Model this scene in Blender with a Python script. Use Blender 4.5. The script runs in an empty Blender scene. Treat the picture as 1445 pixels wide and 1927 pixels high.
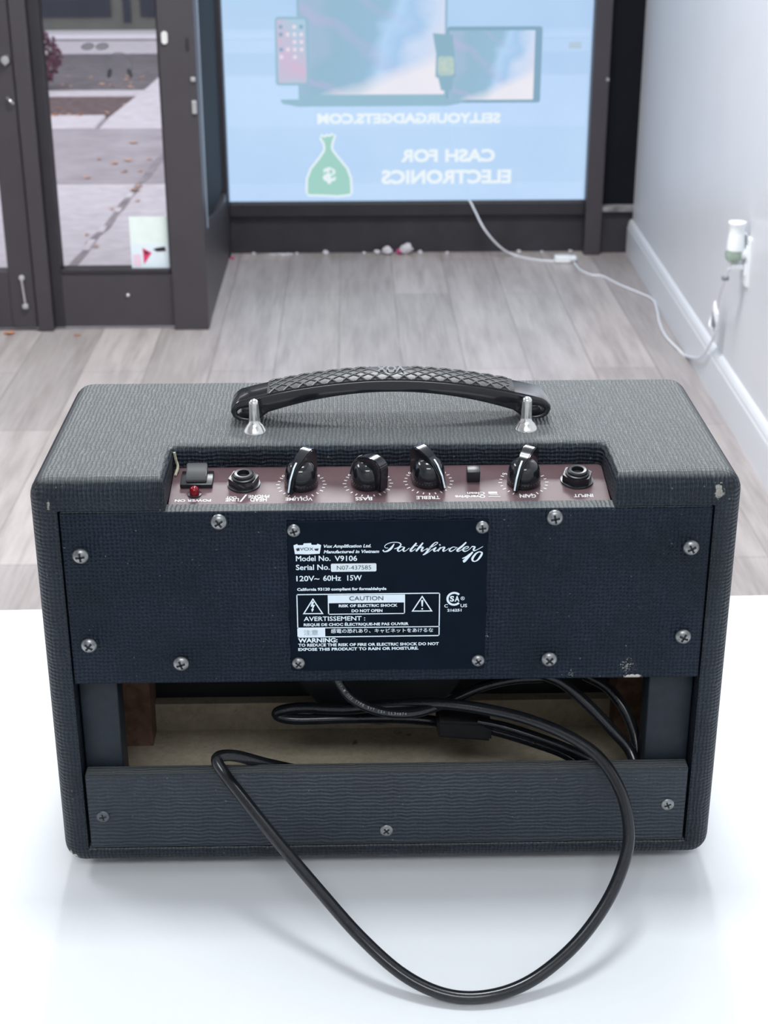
import bpy, bmesh, math, random
from mathutils import Vector, Matrix
PI = math.pi
random.seed(7)
SC = bpy.context.scene
COL = SC.collection

# ------------------------------------------------------------------ camera
cam_data = bpy.data.cameras.new('camera')
cam = bpy.data.objects.new('camera', cam_data)
COL.objects.link(cam)
PITCH, YAW, ROLL = math.radians(23.442), math.radians(1.121), math.radians(-0.135)
fw = Vector((math.sin(YAW)*math.cos(PITCH), math.cos(YAW)*math.cos(PITCH), -math.sin(PITCH)))
rt0 = Vector((math.cos(YAW), -math.sin(YAW), 0)); up0 = rt0.cross(fw)
rt = rt0*math.cos(ROLL) + up0*math.sin(ROLL); up = up0*math.cos(ROLL) - rt0*math.sin(ROLL)
cam.matrix_world = Matrix(((rt.x, up.x, -fw.x, -.0164), (rt.y, up.y, -fw.y, -.7468), (rt.z, up.z, -fw.z, .557), (0, 0, 0, 1)))
cam_data.sensor_width = 36.0
cam_data.lens = 2888.6/1927*36
cam_data.clip_start = .02; cam_data.clip_end = 100
cam_data.dof.use_dof = True
cam_data.dof.focus_distance = .885
cam_data.dof.aperture_fstop = 22
SC.camera = cam

# ------------------------------------------------------------------ world, lights, exposure
world = bpy.data.worlds.new('overcast_daylight'); SC.world = world
world.use_nodes = True
wb = world.node_tree.nodes['Background']
wb.inputs['Color'].default_value = (.90, .92, 1.0, 1)
wb.inputs['Strength'].default_value = 1.25

def area_lamp(name, loc, sx, sy, power, color=(1, 1, 1), rot=(0, 0, 0)):
    l = bpy.data.lights.new(name, 'AREA'); l.shape = 'RECTANGLE'; l.size = sx; l.size_y = sy
    l.energy = power; l.color = color
    o = bpy.data.objects.new(name, l); COL.objects.link(o); o.location = loc; o.rotation_euler = rot
    return o
# LED panels of the shop ceiling
area_lamp('ceiling_panel_over_table', (.0, .30, 1.96), .5, .3, 18, (.93, .98, 1.0))
area_lamp('ceiling_panel_mid', (.05, 2.35, 1.96), .9, .4, 78, (.97, .985, 1.0))
area_lamp('ceiling_panel_left', (-1.9, 1.2, 1.96), .6, 1.2, 30, (.97, .985, 1.0))
area_lamp('ceiling_panel_rear', (-.1, -1.9, 1.96), 1.2, .6, 33, (.95, .985, 1.0))

SC.view_settings.view_transform = 'Standard'
SC.view_settings.look = 'None'
SC.view_settings.gamma = 1
SC.view_settings.use_curve_mapping = False
SC.view_settings.exposure = 0.0

# ------------------------------------------------------------------ measured positions (metres)
PLATE_TEXT = [
    ('Vox Amplification Ltd.', -0.03412, 0.21331, 0.02538, 0.0019, 'bi'),
    ('Manufactured in Vietnam', -0.03418, 0.21002, 0.02975, 0.00191, 'bi'),
    ('Model No.', -0.04907, 0.20558, 0.01852, 0.00313, 'm'),
    ('V9106', -0.02834, 0.20541, 0.01207, 0.00313, 'm'),
    ('Serial No.', -0.0492, 0.20034, 0.01817, 0.00315, 'm'),
    ('N07-437585', -0.02723, 0.20034, 0.01843, 0.00245, 'k'),
    ('120V~', -0.04913, 0.19365, 0.01244, 0.00317, 'm'),
    ('60Hz', -0.0347, 0.19374, 0.00967, 0.00317, 'm'),
    ('15W', -0.0217, 0.19375, 0.00785, 0.00317, 'm'),
    ('California 93120 compliant for formaldehyde', -0.04888, 0.18784, 0.04828, 0.00177, 'b'),
    ('CAUTION', -0.02072, 0.18178, 0.01836, 0.00249, 'k'),
    ('RISK OF ELECTRIC SHOCK', -0.02652, 0.17766, 0.03199, 0.0017, 'b'),
    ('DO NOT OPEN', -0.0196, 0.17451, 0.01682, 0.00179, 'b'),
    ('AVERTISSEMENT :', -0.04572, 0.16945, 0.03353, 0.0027, 'm'),
    ('RISQUE DE CHOC ÉLECTRIQUE-NE PAS OUVRIR', -0.0458, 0.1663, 0.05731, 0.00172, 'b'),
    ('注意', -0.04592, 0.16083, 0.00789, 0.00327, 'g'),
    ('感電の恐れあり、キャビネットをあけるな', -0.03101, 0.16175, 0.05602, 0.00272, 'b'),
    ('WARNING:', -0.04909, 0.15614, 0.02163, 0.00274, 'b'),
    ('TO REDUCE THE RISK OF FIRE OR ELECTRIC SHOCK DO NOT', -0.04907, 0.15369, 0.07725, 0.00183, 'b'),
    ('EXPOSE THIS PRODUCT TO RAIN OR MOISTURE.', -0.04914, 0.15103, 0.06615, 0.00183, 'b'),
    ('C', 0.03086, 0.17682, 0.002, 0.00197, 'm'),
    ('US', 0.03968, 0.17689, 0.00361, 0.00197, 'm'),
    ('216251', 0.0325, 0.17429, 0.00779, 0.00162, 'b'),
    ('S', 0.03385, 0.18037, 0.00232, 0.00339, 'b'),
    ('A', 0.03649, 0.18033, 0.00256, 0.00339, 'b'),
    ('R', 0.04039, 0.18171, 0.00088, 0.00107, 'm')]
PLATE_RECTS = [(-0.04937, 0.18529, 0.0285, 0.18592), (-0.04937, 0.15928, -0.04881, 0.18592), (0.02794, 0.15928, 0.0285, 0.18592), (-0.04937, 0.16492, 0.0285, 0.16546), (-0.04937, 0.15928, 0.0285, 0.15992), (-0.04881, 0.15992, -0.03417, 0.16492), (-0.03241, 0.18021, 0.00948, 0.18503), (-0.03241, 0.17322, -0.03185, 0.18021), (0.00892, 0.17322, 0.00948, 0.18021), (-0.03241, 0.17322, 0.00948, 0.17376)]
PLATE_STICKER = (-0.03041, 0.19916, -0.00599, 0.20389)
PLATE_TRIS = [[(-0.04046, 0.18343), (-0.04619, 0.17367), (-0.03482, 0.17361)], [(0.01878, 0.1843), (0.01301, 0.17453), (0.02455, 0.17448)]]
PLATE_BOLT = [(-0.04107, 0.1813), (-0.03971, 0.18129), (-0.04047, 0.17924), (-0.03927, 0.17941), (-0.0406, 0.17683), (-0.03996, 0.17682), (-0.04104, 0.17486), (-0.04156, 0.17666), (-0.04108, 0.17683), (-0.04073, 0.17835), (-0.04177, 0.17818)]
PLATE_BANG = [(0.01817, 0.18146), (0.01944, 0.18162), (0.01916, 0.1776), (0.01852, 0.1776), (0.01885, 0.17626)]
PLATE_CSA = [(0.03615, 0.18203), (0.04078, 0.18224), 0.004]
PLATE_LOGO = [(-0.05017, 0.21494), (-0.04819, 0.21578), (-0.04781, 0.21509), (-0.04507, 0.21506), (-0.04465, 0.21609), (-0.04073, 0.21621), (-0.04059, 0.21518), (-0.03777, 0.21514), (-0.03737, 0.21583), (-0.03542, 0.21494), (-0.0363, 0.20993), (-0.04284, 0.20957), (-0.04951, 0.20983)]
PLATE_LOGO_CUTS = [[(-0.04888, 0.21303), (-0.04707, 0.21352), (-0.04695, 0.21196), (-0.04837, 0.21163)], [(-0.03907, 0.21291), (-0.03878, 0.21187), (-0.03721, 0.21168), (-0.03671, 0.21306)]]
PLATE_LOGO_TEXT = [('V', -0.04679, 0.21196, 0.00204, 0.00173, 'k'), ('O', -0.04467, 0.21194, 0.00275, 0.00173, 'k'), ('X', -0.04176, 0.2119, 0.0022, 0.00173, 'k')]
SCRIPT_STROKES = [
    [(0.00362, 0.21531, 0.00041), (0.00271, 0.21373, 0.00099), (0.00155, 0.21225, 0.00124), (-0.0001, 0.21104, 0.00099), (-0.00175, 0.21074, 0.00058), (-0.00241, 0.21175, 0.00091)],
    [(0.00031, 0.21285, 0.00037), (-0.00113, 0.21301, 0.00037), (-0.00142, 0.2141, 0.00037), (-9e-05, 0.21527, 0.00037), (0.00238, 0.2161, 0.00041), (0.00527, 0.21611, 0.00041), (0.00692, 0.21537, 0.00058), (0.007, 0.21428, 0.00074), (0.00568, 0.21302, 0.00066), (0.00362, 0.21231, 0.00037)],
    [(0.00866, 0.21326, 0.00037), (0.00734, 0.21345, 0.00041), (0.00589, 0.21247, 0.00074), (0.00548, 0.21143, 0.00091), (0.00618, 0.21087, 0.00066), (0.00755, 0.21163, 0.00037), (0.00919, 0.2133, 0.00037)],
    [(0.00919, 0.2133, 0.00074), (0.0085, 0.21199, 0.00099), (0.00866, 0.21089, 0.00074), (0.00982, 0.21115, 0.00037), (0.01168, 0.21272, 0.00033)],
    [(0.0155, 0.21563, 0.00083), (0.01394, 0.2136, 0.00107), (0.01238, 0.21158, 0.00107), (0.01264, 0.21075, 0.00074), (0.01396, 0.21133, 0.00037), (0.01519, 0.21245, 0.00033)],
    [(0.01374, 0.21392, 0.00037), (0.01621, 0.21408, 0.00037)],
    [(0.01897, 0.21568, 0.00074), (0.01725, 0.21334, 0.00107), (0.01528, 0.21072, 0.00099)],
    [(0.01582, 0.21154, 0.00033), (0.01767, 0.21297, 0.0005), (0.01899, 0.21295, 0.00083), (0.0183, 0.21169, 0.00099), (0.0183, 0.21069, 0.00066), (0.01995, 0.21149, 0.00033), (0.02139, 0.21261, 0.00033)],
    [(0.02057, 0.21157, 0.00033), (0.02386, 0.21326, 0.00041), (0.02632, 0.21496, 0.00041), (0.02673, 0.21573, 0.0005), (0.02569, 0.21587, 0.00041), (0.02406, 0.2144, 0.00074), (0.02222, 0.21192, 0.00107), (0.02038, 0.20943, 0.00099), (0.01894, 0.20853, 0.0005)],
    [(0.01894, 0.20853, 0.00033), (0.021, 0.20942, 0.00033), (0.02388, 0.21167, 0.00033), (0.02602, 0.21301, 0.00037)],
    [(0.02602, 0.21301, 0.00074), (0.02488, 0.21143, 0.00099), (0.02522, 0.21061, 0.00066), (0.02657, 0.21118, 0.00033), (0.028, 0.21276, 0.00033)],
    [(0.02766, 0.21422, 0.00083), (0.02831, 0.21448, 0.00083)],
    [(0.0285, 0.21298, 0.00074), (0.02687, 0.21059, 0.00091)],
    [(0.02728, 0.21131, 0.00033), (0.02924, 0.21284, 0.0005), (0.03057, 0.21282, 0.00083), (0.02988, 0.21155, 0.00099), (0.02998, 0.2106, 0.00066), (0.03154, 0.21126, 0.00033), (0.03305, 0.21247, 0.00033)],
    [(0.03661, 0.21284, 0.00037), (0.03503, 0.213, 0.00041), (0.03348, 0.21188, 0.00074), (0.03324, 0.21088, 0.00083), (0.03424, 0.21055, 0.00058), (0.03588, 0.21153, 0.00037), (0.03731, 0.21288, 0.00037)],
    [(0.04209, 0.21578, 0.00074), (0.03998, 0.21353, 0.00107), (0.03746, 0.21128, 0.00107), (0.03776, 0.21046, 0.00066), (0.0392, 0.21104, 0.00037), (0.04063, 0.21193, 0.00033)],
    [(0.04064, 0.21161, 0.00033), (0.0425, 0.21204, 0.00037), (0.04339, 0.2129, 0.0005), (0.04255, 0.21327, 0.00041), (0.04092, 0.21238, 0.00074), (0.04044, 0.21116, 0.00091), (0.04137, 0.21042, 0.00066), (0.04314, 0.21099, 0.00033), (0.04496, 0.21279, 0.00033)],
    [(0.04496, 0.21279, 0.00033), (0.04537, 0.21319, 0.00058), (0.04682, 0.2129, 0.00074), (0.04615, 0.21164, 0.00099), (0.04633, 0.21072, 0.00074), (0.04789, 0.21125, 0.00037), (0.05116, 0.21317, 0.00029)],
    [(0.04012, 0.20614, 0.0005), (0.04218, 0.20712, 0.00074), (0.04401, 0.2087, 0.00058), (0.04577, 0.21, 0.00041)],
    [(0.04564, 0.20991, 0.00091), (0.04342, 0.20733, 0.00149), (0.04139, 0.20484, 0.00165), (0.04057, 0.2043, 0.00124)],
    [(0.04916, 0.21014, 0.00058), (0.04732, 0.20889, 0.00091), (0.04572, 0.20639, 0.00124), (0.04575, 0.20488, 0.00091), (0.04701, 0.2044, 0.00058), (0.04864, 0.20544, 0.00091), (0.05025, 0.20794, 0.00116), (0.05063, 0.20953, 0.00083), (0.04916, 0.21014, 0.00058)]]
# text on the control panel: string, right end x, baseline y, width, cap height (reads from the far side)
PANEL_TEXT = [('POWER ON', -0.09462, 0.01676, 0.01941, 0.00231), ('HEAD', -0.06462, 0.01779, 0.00895, 0.00367), ('PHONE', -0.06346, 0.02048, 0.01135, 0.00265), ('/', -0.07538, 0.02096, 0.00385, 0.00679), ('LINE', -0.07965, 0.01738, 0.00712, 0.00304), ('OUT', -0.08096, 0.0194, 0.00567, 0.00224), ('VOLUME', -0.03998, 0.01756, 0.01461, 0.00307), ('BASS', -0.00782, 0.01743, 0.00914, 0.00317), ('TREBLE', 0.02869, 0.01784, 0.0127, 0.00309), ('Overdrive', 0.05328, 0.01812, 0.01624, 0.00268), ('Clean', 0.05333, 0.02123, 0.00959, 0.00247), ('GAIN', 0.0808, 0.01843, 0.0088, 0.00316), ('INPUT', 0.11175, 0.01824, 0.01053, 0.00296)]
CORD_LOOP = [(-0.05271, 0.026, 0.0558), (-0.07052, 0.014, 0.06858), (-0.08796, 0.0055, 0.07967), (-0.09706, -0.001, 0.08182), (-0.09172, -0.008, 0.07494), (-0.08375, -0.018, 0.07013), (-0.06236, -0.041, 0.05466), (-0.03883, -0.064, 0.03777), (-0.01605, -0.086, 0.02299), (0.00615, -0.102, 0.01121), (0.02813, -0.111, 0.00549), (0.05034, -0.112, 0.00521), (0.07325, -0.105, 0.00893), (0.09707, -0.091, 0.01965), (0.1163, -0.072, 0.03234), (0.1287, -0.053, 0.046), (0.13291, -0.038, 0.05633), (0.13066, -0.02, 0.06877), (0.12104, -0.004, 0.08041), (0.10565, 0.008, 0.08728), (0.08386, 0.02, 0.09165), (0.05997, 0.03, 0.09315), (0.03239, 0.038, 0.09312), (0.00436, 0.045, 0.08866), (-0.02416, 0.05, 0.08318), (-0.04979, 0.055, 0.08131), (-0.06333, 0.056, 0.07869), (-0.06472, 0.056, 0.07501), (-0.05313, 0.054, 0.07382), (-0.0243, 0.056, 0.07293), (0.01122, 0.06, 0.07), (0.0373, 0.062, 0.06541)]
CORD_LEAD = [(-0.0304, 0.03, 0.12065), (-0.02683, 0.029, 0.11204), (-0.02016, 0.028, 0.10333), (-0.00848, 0.028, 0.09604), (0.00552, 0.03, 0.09142), (0.0197, 0.034, 0.0899), (0.03578, 0.042, 0.09144), (0.05521, 0.05, 0.0963), (0.07478, 0.056, 0.09805), (0.09444, 0.06, 0.09697)]
CORD_R1 = [(0.09296, 0.05, 0.10556), (0.1053, 0.046, 0.10117), (0.11922, 0.04, 0.09034), (0.13328, 0.034, 0.07662), (0.14298, 0.028, 0.067), (0.14656, 0.022, 0.059), (0.14715, 0.02, 0.04921)]
CORD_R2 = [(0.12004, 0.06, 0.09881), (0.13222, 0.054, 0.09402), (0.14171, 0.046, 0.08464), (0.14747, 0.038, 0.07286), (0.14937, 0.03, 0.06122), (0.15011, 0.024, 0.04839)]
CORD_T1 = [(0.05572, 0.05, 0.07316), (0.06982, 0.046, 0.07206), (0.08685, 0.04, 0.0692), (0.10508, 0.032, 0.06579), (0.11996, 0.024, 0.0618), (0.13203, 0.018, 0.05445)]
CORD_T2 = [(0.0531, 0.056, 0.06657), (0.06897, 0.052, 0.0643), (0.08767, 0.045, 0.06163), (0.10591, 0.036, 0.05881), (0.11813, 0.03, 0.05242)]
PLUG = [(0.0307, 0.05, 0.07575), (0.0634, 0.05, 0.07379), (0.06373, 0.05, 0.06112), (0.03083, 0.05, 0.0646)]
WHITE_CORD_A = [(0.23194, 4.46, 0.19857), (0.238, 4.46, 0.10117), (0.24986, 4.46, -0.04451), (0.29278, 4.46, -0.25582), (0.32644, 4.46, -0.36777), (0.38726, 4.46, -0.54675), (0.43231, 4.45, -0.64695), (0.4869, 4.47, -0.7112), (0.54149, 4.49046, -0.7465), (0.61142, 4.42116, -0.7465), (0.68155, 4.39705, -0.7465)]
WHITE_CORD_B = [(0.73404, 4.38091, -0.7465), (0.74195, 4.2804, -0.7465), (0.7685, 4.21701, -0.7465), (0.80159, 4.20234, -0.7465), (0.82607, 4.13401, -0.7465), (0.84522, 4.08055, -0.7465), (0.88569, 3.99557, -0.7465), (0.9238, 3.90708, -0.7465), (0.90579, 3.76423, -0.7465), (0.89276, 3.66771, -0.7465), (0.88417, 3.52141, -0.7465), (0.89544, 3.39789, -0.7465), (0.91591, 3.3283, -0.7465), (0.896, 3.11707, -0.68211), (0.897, 3.033, -0.62389), (0.897, 2.9748, -0.56392)]
WHITE_CORD_C = [(0.893, 2.96752, -0.50376), (0.87213, 2.86, -0.43066), (0.87108, 2.82, -0.38856), (0.87064, 2.8, -0.3627), (0.87892, 2.8, -0.35635)]
KNOT = (0.897, 2.97338, -0.53577)


# ------------------------------------------------------------------ materials
def srgb(r, g, b):
    f = lambda c: c/255/12.92 if c/255 <= .04045 else ((c/255+.055)/1.055)**2.4
    return (f(r), f(g), f(b), 1)

class NT:
    def __init__(s, name):
        s.m = bpy.data.materials.new(name); s.m.use_nodes = True
        s.t = s.m.node_tree; s.b = s.t.nodes['Principled BSDF']; s.out = s.t.nodes['Material Output']
    def n(s, typ, **kw):
        nd = s.t.nodes.new(typ)
        for k, v in kw.items():
            if k in nd.inputs: nd.inputs[k].default_value = v
            else: setattr(nd, k, v)
        return nd
    def l(s, a, b): s.t.links.new(a, b)
    def math(s, op, a, b=None):
        nd = s.t.nodes.new('ShaderNodeMath'); nd.operation = op
        for i, v in enumerate((a, b)):
            if v is None: continue
            if isinstance(v, (int, float)): nd.inputs[i].default_value = v
            else: s.l(v, nd.inputs[i])
        return nd.outputs[0]
    def ramp(s, fac, stops):
        nd = s.t.nodes.new('ShaderNodeValToRGB'); e = nd.color_ramp.elements
        while len(e) < len(stops): e.new(.5)
        for el, (p, c) in zip(e, stops): el.position = p; el.color = c
        s.l(fac, nd.inputs[0]); return nd.outputs[0]
    def mix(s, fac, a, b):
        nd = s.t.nodes.new('ShaderNodeMix'); nd.data_type = 'RGBA'
        for sock, v in ((nd.inputs[0], fac), (nd.inputs[6], a), (nd.inputs[7], b)):
            if isinstance(v, (int, float, tuple)): sock.default_value = v
            else: s.l(v, sock)
        return nd.outputs[2]
    def coord(s, scale=(1, 1, 1), rot=(0, 0, 0), which='Object'):
        tc = s.n('ShaderNodeTexCoord'); mp = s.n('ShaderNodeMapping')
        mp.inputs['Scale'].default_value = scale; mp.inputs['Rotation'].default_value = rot
        s.l(tc.outputs[which], mp.inputs[0]); return mp.outputs[0]
    def noise(s, vec, scale, detail=3, rough=.55):
        nd = s.n('ShaderNodeTexNoise', Scale=scale, Detail=detail, Roughness=rough); s.l(vec, nd.inputs['Vector']); return nd.outputs[0]
    def bump(s, h, strength=.5, dist=.001):
        nd = s.n('ShaderNodeBump', Strength=strength, Distance=dist); s.l(h, nd.inputs['Height']); s.l(nd.outputs[0], s.b.inputs['Normal'])

def plain(name, col, rough=.5, metal=0, spec=.5, var=.06, vscale=30, bump=0, coat=0):
    k = NT(name); k.b.inputs['Roughness'].default_value = rough; k.b.inputs['Metallic'].default_value = metal
    k.b.inputs['Specular IOR Level'].default_value = spec; k.b.inputs['Coat Weight'].default_value = coat
    c = k.coord(); nz = k.noise(c, vscale, 4)
    lo = tuple(x*(1-var) for x in col[:3]) + (1,); hi = tuple(min(1, x*(1+var)) for x in col[:3]) + (1,)
    k.l(k.ramp(nz, [(.3, lo), (.7, hi)]), k.b.inputs['Base Color'])
    if bump: k.bump(k.noise(c, vscale*12, 2), bump, .0005)
    return k.m

def tolex(name, wx, wy, wz, strength=1.0, period=.0023, base=(.0035, .008, .0165), rough=.5, marks=True, worn=(), dust_sheen=0, spec=.2):
    """embossed basket-weave vinyl: wavy ribs along each axis, weighted by the face direction"""
    k = NT(name); tc = k.n('ShaderNodeTexCoord')
    vec = tc.outputs['Object']
    sep = k.n('ShaderNodeSeparateXYZ'); k.l(tc.outputs['Normal'], sep.inputs[0])
    tot = None
    for ax, w in (('X', wx), ('Y', wy), ('Z', wz)):
        if not w: continue
        wv = k.n('ShaderNodeTexWave', wave_type='BANDS', bands_direction=ax, wave_profile='SIN')
        wv.inputs['Scale'].default_value = .31416/period
        wv.inputs['Distortion'].default_value = 4.2; wv.inputs['Detail'].default_value = 2.0
        wv.inputs['Detail Scale'].default_value = .9; wv.inputs['Detail Roughness'].default_value = .55
        k.l(vec, wv.inputs['Vector'])
        face = k.math('SUBTRACT', 1.0, k.math('ABSOLUTE', sep.outputs[ax]))
        patch = k.math('ADD', .45, k.noise(vec, 160+40*len(ax)+{'X': 0, 'Y': 30, 'Z': 70}[ax], 2))
        term = k.math('MULTIPLY', k.math('MULTIPLY', wv.outputs[1], face), k.math('MULTIPLY', patch, w))
        tot = term if tot is None else k.math('ADD', tot, term)
    tot = k.math('ADD', tot, k.math('MULTIPLY', k.noise(vec, 900, 2), .35))
    k.bump(tot, strength, .0007)
    # scuffs, fine dust and painted weave highlights make the thread tops a touch paler
    big = k.noise(vec, 22, 4)
    wear_glint = k.math('MULTIPLY', k.ramp(tot, [(.62, (0, 0, 0, 1)), (1.0, (1, 1, 1, 1))]), k.ramp(big, [(.35, (.15, .15, .15, 1)), (.7, (1, 1, 1, 1))]))
    col = k.mix(wear_glint, base+(1,), (base[0]*2.4+.007, base[1]*2.4+.008, base[2]*2.4+.010, 1))
    if marks:
        sp = k.ramp(k.noise(vec, 520, 1, .3), [(.765, (0, 0, 0, 1)), (.79, (1, 1, 1, 1))])
        col = k.mix(k.math('MULTIPLY', sp, .35), col, (.35, .37, .38, 1))
    for (px, py, pz, rx, ry, rz, amount, *speck) in worn:      # chipped or rubbed places of the covering
        mp = k.n('ShaderNodeMapping'); mp.vector_type = 'TEXTURE'
        mp.inputs['Location'].default_value = (px, py, pz); mp.inputs['Scale'].default_value = (rx, ry, rz)
        k.l(vec, mp.inputs[0])
        ln = k.n('ShaderNodeVectorMath', operation='LENGTH'); k.l(mp.outputs[0], ln.inputs[0])
        if speck:
            f = k.math('ADD', ln.outputs['Value'], k.math('MULTIPLY', k.noise(vec, 800, 3, .7), 4.5))
            f = k.ramp(k.math('MULTIPLY', f, .25), [(.52, (1, 1, 1, 1)), (.60, (0, 0, 0, 1))])
        else:
            f = k.math('ADD', ln.outputs['Value'], k.math('MULTIPLY', k.noise(vec, 420, 3, .7), 2.2))
            f = k.ramp(k.math('MULTIPLY', f, .4), [(.66, (1, 1, 1, 1)), (.74, (0, 0, 0, 1))])
        col = k.mix(k.math('MULTIPLY', f, amount), col, (.62, .60, .52, 1))
    if dust_sheen:      # settled dust plus light sheen painted pale on up-facing faces
        f = k.math('MULTIPLY', k.ramp(sep.outputs['Z'], [(.72, (0, 0, 0, 1)), (.98, (1, 1, 1, 1))]), k.math('MULTIPLY', k.math('ADD', .55, k.math('MULTIPLY', tot, .35)), dust_sheen))
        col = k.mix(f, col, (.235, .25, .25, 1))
    k.l(col, k.b.inputs['Base Color'])
    k.b.inputs['Roughness'].default_value = rough
    k.b.inputs['Specular IOR Level'].default_value = spec
    return k.m

def emis(name, col, strength=1.0):
    k = NT(name); e = k.n('ShaderNodeEmission'); e.inputs[0].default_value = col; e.inputs[1].default_value = strength
    k.l(e.outputs[0], k.out.inputs[0]); return k.m

def glass(name, tint=(1, 1, 1, 1), refl=.9):
    k = NT(name)
    tr = k.n('ShaderNodeBsdfTransparent'); tr.inputs[0].default_value = tint
    gl = k.n('ShaderNodeBsdfGlossy', Roughness=.02); fr = k.n('ShaderNodeFresnel', IOR=1.45)
    mx = k.n('ShaderNodeMixShader'); k.l(k.math('MULTIPLY', fr.outputs[0], refl), mx.inputs[0])
    k.l(tr.outputs[0], mx.inputs[1]); k.l(gl.outputs[0], mx.inputs[2]); k.l(mx.outputs[0], k.out.inputs[0])
    return k.m

def film(name, col, opacity):
    k = NT(name); tr = k.n('ShaderNodeBsdfTransparent'); df = k.n('ShaderNodeBsdfDiffuse'); df.inputs[0].default_value = col
    mx = k.n('ShaderNodeMixShader', Fac=opacity); k.l(tr.outputs[0], mx.inputs[1]); k.l(df.outputs[0], mx.inputs[2]); k.l(mx.outputs[0], k.out.inputs[0])
    return k.m

M = {}
M['tolex'] = tolex('black_basketweave_vinyl', 1.0, .45, .8, worn=[(-.187, .002, .012, .007, .012,   .006, .9), (.176, .0, .243, .0035, .006, .006, .55), (-.1785, .002, .239, .0014, .005, .004, .6)], base=(.0075, .012, .018), dust_sheen=.72, spec=.3)
M['tolex_panel'] = tolex('black_basketweave_vinyl_panel', .85, .5, .95, worn=[(.1365, .0, .1312, .0065, .01, .0022, .95), (.133, 0, .138, .008, .01, .010, .5, 1), (.102, 0, .134, .004, .01, .005, .4, 1), (.055, 0, .158, .002, .01, .005, .5, 1)], dust_sheen=.75)
M['tolex_low'] = tolex('black_ribbed_vinyl', .16, .4, 1.1, strength=.8, period=.0025, base=(.011, .0175, .026), dust_sheen=.6, spec=.5)
M['post_vinyl'] = plain('smooth_black_vinyl', (.009, .015, .022, 1), .5, spec=.35, var=.25, vscale=180, bump=.2)
M['plate'] = plain('black_steel_plate', (.003, .0078, .0155, 1), .55, spec=.06, var=.1, vscale=90, bump=.08)
M['print_white'] = plain('white_print', srgb(226, 240, 250), .5, var=.02)
M['print_black'] = plain('black_print', (.02, .02, .025, 1), .5)
M['print_grey'] = plain('worn_grey_print', srgb(160, 170, 176), .5)
M['sticker'] = plain('white_sticker', srgb(222, 234, 240), .5, var=.03)
M['maroon'] = plain('maroon_control_plate', srgb(100, 79, 83), .42, spec=.35, var=.12, vscale=60, bump=.05)
M['tick'] = plain('pale_print_on_maroon', srgb(232, 232, 232), .5, var=.02)
M['gloss_black'] = plain('glossy_black_plastic', (.008, .010, .014, 1), .16, var=.1, coat=.4)
M['satin_black'] = plain('satin_black_plastic', (.012, .014, .018, 1), .35, var=.1)
M['rocker'] = plain('dark_grey_rocker', (.05, .054, .058, 1), .38, var=.08)
M['chrome'] = plain('nickel_plated_steel', (.78, .78, .76, 1), .18, 1, var=.08, vscale=400)
M['screw'] = plain('dull_zinc_screw', (.27, .28, .285, 1), .36, 1, var=.25, vscale=500)
M['screw_dark'] = plain('blackened_screw', (.12, .13, .14, 1), .4, 1, var=.25, vscale=500)
M['slot'] = plain('dark_screw_recess', (.006, .006, .008, 1), .6)
k = NT('red_lens'); k.b.inputs['Base Color'].default_value = srgb(150, 14, 34); k.b.inputs['Roughness'].default_value = .12; k.b.inputs['Transmission Weight'].default_value = .35; M['led'] = k.m
M['cord'] = plain('black_pvc_cord', (.012, .014, .017, 1), .22, var=.12, vscale=120)
M['cord_print'] = plain('grey_cord_print', (.30, .33, .36, 1), .5)
M['cloth_black'] = plain('flat_black_fabric', (.008, .008, .010, 1), .8)
M['baffle'] = plain('black_baffle_board', (.008, .010, .013, 1), .6)
M['grille'] = plain('brown_grille_cloth', (.05, .03, .02, 1), .8)
# bare particle board
k = NT('bare_particle_board'); c = k.coord()
n1 = k.noise(c, 220, 4, .7); n2 = k.noise(c, 34, 3)
cc = k.mix(n2, srgb(176, 164, 142), srgb(210, 199, 178))
spot = k.ramp(k.noise(c, 70, 3, .6), [(.68, (0, 0, 0, 1)), (.76, (1, 1, 1, 1))])
cc = k.mix(k.math('MULTIPLY', spot, .7), cc, srgb(70, 60, 50))
cc = k.mix(k.math('MULTIPLY', k.ramp(n1, [(.35, (1, 1, 1, 1)), (.6, (0, 0, 0, 1))]), .25), cc, srgb(96, 82, 66))
k.l(cc, k.b.inputs['Base Color']); k.b.inputs['Roughness'].default_value = .85; k.bump(n1, .4, .0006); M['board'] = k.m
M['block'] = plain('reddish_wood_block', srgb(128, 98, 82), .8, var=.3, vscale=150, bump=.4)
# room
M['table'] = plain('white_laminate', (.80, .825, .85, 1), .3, var=.006, vscale=8)
M['table_leg'] = plain('white_table_leg', (.8, .8, .8, 1), .4)
k = NT('painted_drywall'); c = k.coord(); k.b.inputs['Roughness'].default_value = .38
k.l(k.ramp(k.noise(c, 3, 3), [(.3, srgb(216, 218, 223)), (.7, srgb(221, 223, 227))]), k.b.inputs['Base Color']); k.bump(k.noise(c, 140, 3), .06, .001); M['wall'] = k.m
M['ceiling'] = plain('ceiling_white', (.8, .8, .8, 1), .8)
M['trim_white'] = plain('white_trim_paint', srgb(222, 225, 230), .32, var=.01)
k = NT('grey_oak_laminate'); c = k.coord((1, 1, 1), (0, 0, PI/2))
br = k.n('ShaderNodeTexBrick'); br.offset = .37; br.offset_frequency = 2
for nme, v in (('Color1', srgb(188, 180, 178)), ('Color2', srgb(160, 153, 152)), ('Mortar', srgb(112, 106, 104)), ('Scale', 1.0), ('Mortar Size', .0016), ('Mortar Smooth', .4), ('Brick Width', 1.22), ('Row Height', .174), ('Bias', 0.0)): br.inputs[nme].default_value = v
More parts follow.
